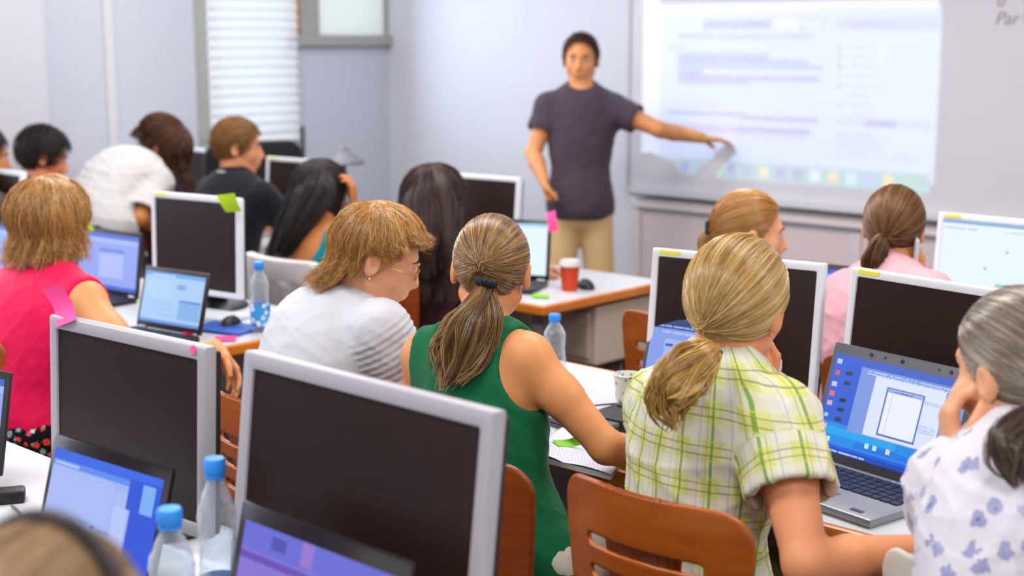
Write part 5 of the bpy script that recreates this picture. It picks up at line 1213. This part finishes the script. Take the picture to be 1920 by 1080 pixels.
# ---------------------------------------------------------------- bending person in white
J = dict(pelvis=P(182, 432, 5.75), neck=P(262, 318, 5.98), sl=P(206, 322, 6.12), sr=P(290, 345, 5.84)); J['hunch'] = .06
J['er'] = P(262, 408, 5.70); J['wr'] = P(300, 430, 5.9); J['el'] = P(200, 400, 6.2); J['wl'] = P(260, 410, 6.4)
q = J['pelvis']
for k_, g_ in (('l', -1), ('r', 1)):
    J['k'+k_] = np.array([q[0]+.1*g_, q[1]+.04, .50]); J['a'+k_] = np.array([q[0]+.1*g_, q[1]-.04, .085])
p = Person('person in white bending over a desk, face hidden by long brown hair', P(304, 276, 6.02), (35, 50, 0), J, sk_tan, sc=1.0, w=1.0, res=.0075)
p.body(hk=dict(l=flat(), r=flat(side=-1))).face()
p.top('shirt', cloth_mat('white_knit', '#bcbab9', .04, (9, .3)), sleeve=.92, infl=.022, neck=.055, neck_off=(0, .03, .05), hem=-.12, sl_r=.074, fold=.005, seedf=9, extra=[ell(P(214, 368, 5.90), p.TR, (.14, .10, .15))])
p.bottom('trousers', mat('dark_trousers', '#2a2630', .8)); p.shoes()
h = p.hair(r=.0016, vol=1.08)
h.drape(2600, (-180, 180), lambda f_: 15 if abs(f_) < 50 else -8, lambda f_: .16 if abs(f_) < 120 else .10, crown=(0, .1, 1), hang=tuple(unit(VR*.12+Z(0, 0, -1))), flare=.01, curl=.02, wave=.012, lift=.1, nc=60)
h.drape(700, (130, 230), -10, .06, crown=(0, -.2, 1), hang=tuple(unit(-VR*1+Z(0, 0, -.9))), flare=.0, wave=.012, nc=20)
h.build('hair', hair_mat('hair_dark_brown', '#24130c', '#6a4024', .5, 1.35), p.root, loc=p.base, low=-.06)

# ---------------------------------------------------------------- woman with long black hair, teal top
J = S(P(572, 640, 5.35), P(598, 424, 5.34), P(545, 452, 5.48), P(645, 455, 5.2)); J['pelvis'][2] = .57; desk_arms(J, k='l'); J['hunch'] = .04
J['er'] = P(690, 470, 5.25); J['wr'] = P(662, 388, 5.35)
p = Person('woman with long straight black hair in a teal halter top', P(603, 360, 5.40), (8, 10, -3), J, sk_tan, sc=.98, w=.98, res=.0075)
p.body(hk=dict(l=flat(), r=dict(d=unit(VU), n=unit(-VR), side=-1, curl=.6))).face(brow='#140c0a')
p.top('halter_top', cloth_mat('teal_jersey', '#12848c', .05), sleeve=0, infl=.010, neck=0, armhole=.0, hem=-.12, seedf=10, cuts=[(J['neck']+p.TR@Z(.02, -.10, -.06), (.13, .12, .14)), (J['neck']+p.TR@Z(0, 0, .06), (.3, .3, .085))])
b = B(); b.tube([J['neck']-p.base+p.TR@Z(math.sin(t)*.062, -math.cos(t)*.062, .010) for t in np.linspace(0, 6.28, 30)], .010, 8, False); b.build('halter_strap', mat('teal_jersey', '#12848c'), p.root, True)
p.bottom('trousers', mat('blue_denim', '#39456a', .8)); p.shoes()
h = p.hair(r=.0016, vol=1.06)
h.drape(2600, (-180, 180), lambda f_: 25 if abs(f_) < 42 else -10, lambda f_: .03 if abs(f_) < 42 else (.20 if f_ > -100 and f_ < 170 else .30), hang=tuple(unit(-VR*.30+Z(0, 0, -1)-VF*.30)), flare=.02, curl=.0, wave=.008, lift=.06, nc=50)
h.tail([P(604, 322, 5.34), P(592, 360, 5.25), P(566, 410, 5.20), P(542, 445, 5.19), P(524, 480, 5.20)], [.03, .07, .055, .045, .025], n=1100, wave=.008, tipvar=.4)
h.build('hair', h_black, p.root, loc=p.base, low=-.06)

# ---------------------------------------------------------------- woman with long brown curls
J = S(P(812, 680, 5.2), P(820, 452, 5.12), P(772, 484, 5.24), P(868, 484, 4.98)); J['pelvis'][2] = .57; desk_arms(J); J['hunch'] = .03
p = Person('woman with long wavy brown hair in the back row, left of the white laptop screen', P(815, 374, 5.04), (5, 8, 2), J, sk_fair, sc=.98, w=.95, res=.0075)
p.body(hk=dict(l=flat(), r=flat(side=-1))).face()
p.top('shirt', cloth_mat('plum_cotton', '#4a3038', .05), sleeve=.5, infl=.010, neck=.056, hem=-.12, seedf=11); p.bottom('trousers', mat('blue_denim', '#39456a', .8)); p.shoes()
h = p.hair(r=.0016, vol=1.08)
h.drape(3000, (-180, 180), lambda f_: 25 if abs(f_) < 42 else -12, lambda f_: .03 if abs(f_) < 42 else .33, hang=tuple(unit(Z(0, 0, -1)-VF*.42-VR*.03)), flare=.012, curl=.0, wave=.016, lift=.08, nc=60)
h.tail([P(812, 330, 4.98), P(812, 372, 4.90), P(808, 425, 4.84), P(806, 465, 4.82), P(812, 512, 4.82)], [.04, .085, .092, .092, .06], n=2200, wave=.016, tipvar=.35)
h.build('hair', hair_mat('hair_curls', '#1c0e0c', '#523026', .45, 1.45), p.root, loc=p.base, low=-.06)

# ---------------------------------------------------------------- blonde with the hair clip
J = S(P(1372, 740, 4.1), P(1395, 512, 4.1), P(1345, 540, 4.22), P(1470, 550, 3.95)); J['pelvis'][2] = .57; desk_arms(J); J['hunch'] = .04
p = Person('golden haired woman with a dark clip, in profile under the whiteboard', P(1408, 436, 4.12), (48, 6, 0), J, sk_fair, sc=1.0, w=1.0, res=.007)
p.body(hk=dict(l=flat(), r=flat(side=-1))).face()
p.top('shirt', cloth_mat('cream_cotton', '#cfc2b0', .05), sleeve=.5, infl=.010, neck=.056, hem=-.12, seedf=12); p.bottom('trousers', mat('blue_denim', '#39456a', .8)); p.shoes()
h = p.hair(r=.0013, vol=1.02); t0 = h.pulled(2600, (0, -.9, -.35)); h.tail([t0, t0+p.R@Z(0, -.02, -.03), t0+p.R@Z(0, -.01, -.08), t0+p.R@Z(0, .0, -.11)], [.012, .022, .022, .008], n=500, wave=.008); h.build('hair', h_dblond, p.root, loc=p.base)
q = t0-p.base; B().box(tuple(q+p.R@Z(0, -.012, .012)), (.018, .03, .045), bev=.006).build('hair_clip', m_blk, p.root, True)

# ---------------------------------------------------------------- brunette with the pink hair tie
J = S(P(1640, 760, 3.78), P(1668, 520, 3.78), P(1590, 556, 3.92), P(1740, 562, 3.66)); J['pelvis'][2] = .57; desk_arms(J, k='l'); J['hunch'] = .03
J['er'] = P(1790, 640, 3.75); J['wr'] = P(1722, 535, 3.8)
p = Person('brunette with a pink hair tie and pale pink shirt seen from behind under the board', P(1676, 428, 3.82), (-22, 4, 2), J, sk_warm, sc=.95, w=1.12, res=.007)
p.body(hk=dict(l=flat(), r=dict(d=unit(VU), n=unit(-VR), side=-1, curl=.6))).face()
p.top('shirt', cloth_mat('pale_pink_cotton', '#d9a3ac', .03), sleeve=.5, infl=.013, neck=.056, hem=-.12, sl_r=.07, seedf=13); p.bottom('trousers', mat('blue_denim', '#39456a', .8)); p.shoes()
h = p.hair(r=.0013, vol=1.03); t0 = h.pulled(2600, (-.1, -.88, -.42)); dd = float((t0-CP)@VF); h.build('hair', h_brown2, p.root, loc=p.base)
h.tail([t0, t0+Z(0, -.02, -.02)-VR*.005, t0+Z(0, -.03, -.06)-VR*.012, t0+Z(0, -.02, -.10)-VR*.015], [.010, .024, .032, .02], n=700, wave=.006); h.build('ponytail', h_brown2, p.root, scalp=False, loc=p.base)
scrunchie(t0, Z(0, -.5, -1), .010, .005, mat('pink_band', '#d0208a', .6), p.root, p.base)
q = P(1716, 480, 3.76); o = B().box((0, 0, 0), (.012, .045, .105), bev=.005).build('phone', mat('phone_white', '#d4dce4', .3)); o.location = tuple(q); o.rotation_euler = (R_(10), 0, R_(35)); tag(o, 'white phone held up beside the face of the brunette', 'phone')

# ---------------------------------------------------------------- head at the bottom left corner
J = S(P(70, 1900, 1.1), P(80, 1400, 1.08), P(-180, 1480, 1.16), P(330, 1500, .98)); J['pelvis'] = np.array([J['neck'][0], J['neck'][1]-.03, .57]); J['hunch'] = .02
desk_arms(J)
p = Person('blurred brown haired head with a dark hairband at the bottom left corner', P(85, 1262, 1.13), (-20, 10, 0), J, sk_fair, sc=.97, w=.9, res=.006)
p.body(hk=dict(l=flat(), r=flat(side=-1))).face(); p.top('shirt', mat('grey_cotton', '#8a8488', .8), sleeve=.5, hem=-.12); p.bottom('trousers', mat('blue_denim', '#39456a', .8)); p.shoes()
h = p.hair(r=.001, vol=1.04); h.pulled(3000, (0, -.95, -.3)); h.build('hair', hair_mat('hair_ash', '#5e452a', '#b4946c', .45, 1.45), p.root, loc=p.base)
b = B(); C_, R2 = p.C, p.R; pts = []
for t in np.linspace(-1.75, 1.75, 40):
    dl = Z(math.sin(t), .05, math.cos(t)); pts.append(C_+R2@(h.surf(dl, 1.045))-p.base)
b.tube(pts, .008, 10); b.build('hairband', mat('dark_band', '#1c1218', .5), p.root, True)

# ---------------------------------------------------------------- draped white jacket and the white plastic chair
q = PZ(455, 478, .872); w_ = .40; chx = q[0]+w_/2
c_ = chair('plywood chair hidden under the white jacket, beside the blue capped bottle', chx, q[1]+.06, 0)
fd = Field((-.26, -.22, .30), (.26, .16, .93), .006); g = np.stack(np.meshgrid(*fd.ax, indexing='ij'), -1); X, Y, Z_ = g[..., 0], g[..., 1], g[..., 2]
t = (Z_-.47)/.4; yc_ = .055*(X/.21)**2-.045-.06*t+.02*t*t+.006*np.sin(X*60)*(Z_ < .8); hw = .215+.02*(.87-Z_)+.006*np.sin(Z_*40+X*9)
fd.A = (np.maximum(sd_rbox(X, Z_, 0, .62, .22, .265, .05), np.abs(Y-yc_)-.022)).astype(np.float32); V, Fq = fd.mesh(); V = relax(V, Fq, 2)
o = from_np('jacket', V, Fq, cloth_mat('white_jacket', '#c9c6c6', .04, (12, .6))); o.location = (chx, q[1]+.06, 0); tag(o, 'white jacket draped over the back of a chair beside the blue capped bottle', 'jacket')
q = PZ(1730, 1047, .86)
r = empty('plastic_chair', (q[0]+.12, q[1]+.05, 0), 'white plastic chair with rounded back at the bottom right corner', 'chair', R_(-12))
V, Fq = chair_back_mesh(w=.44, z0=.42, z1=.86, h=.005, slots=False); from_np('backrest', V*Z(1, 1, 1), Fq, mat('white_plastic', '#d6d2c8', .4), r)
B().box((0, .19, .437), (.42, .42, .025), bev=.01).build('seat', mat('white_plastic', '#d6d2c8'), r, True)
for sx in (-1, 1):
    for sy, yy in ((-1, .0), (1, .38)): B().tube([(sx*.17, .19+(yy-.19)*.9, .43), (sx*.2, yy, 0.0)], [.02, .014], 10).build('leg', mat('white_plastic', '#d6d2c8'), r, True)
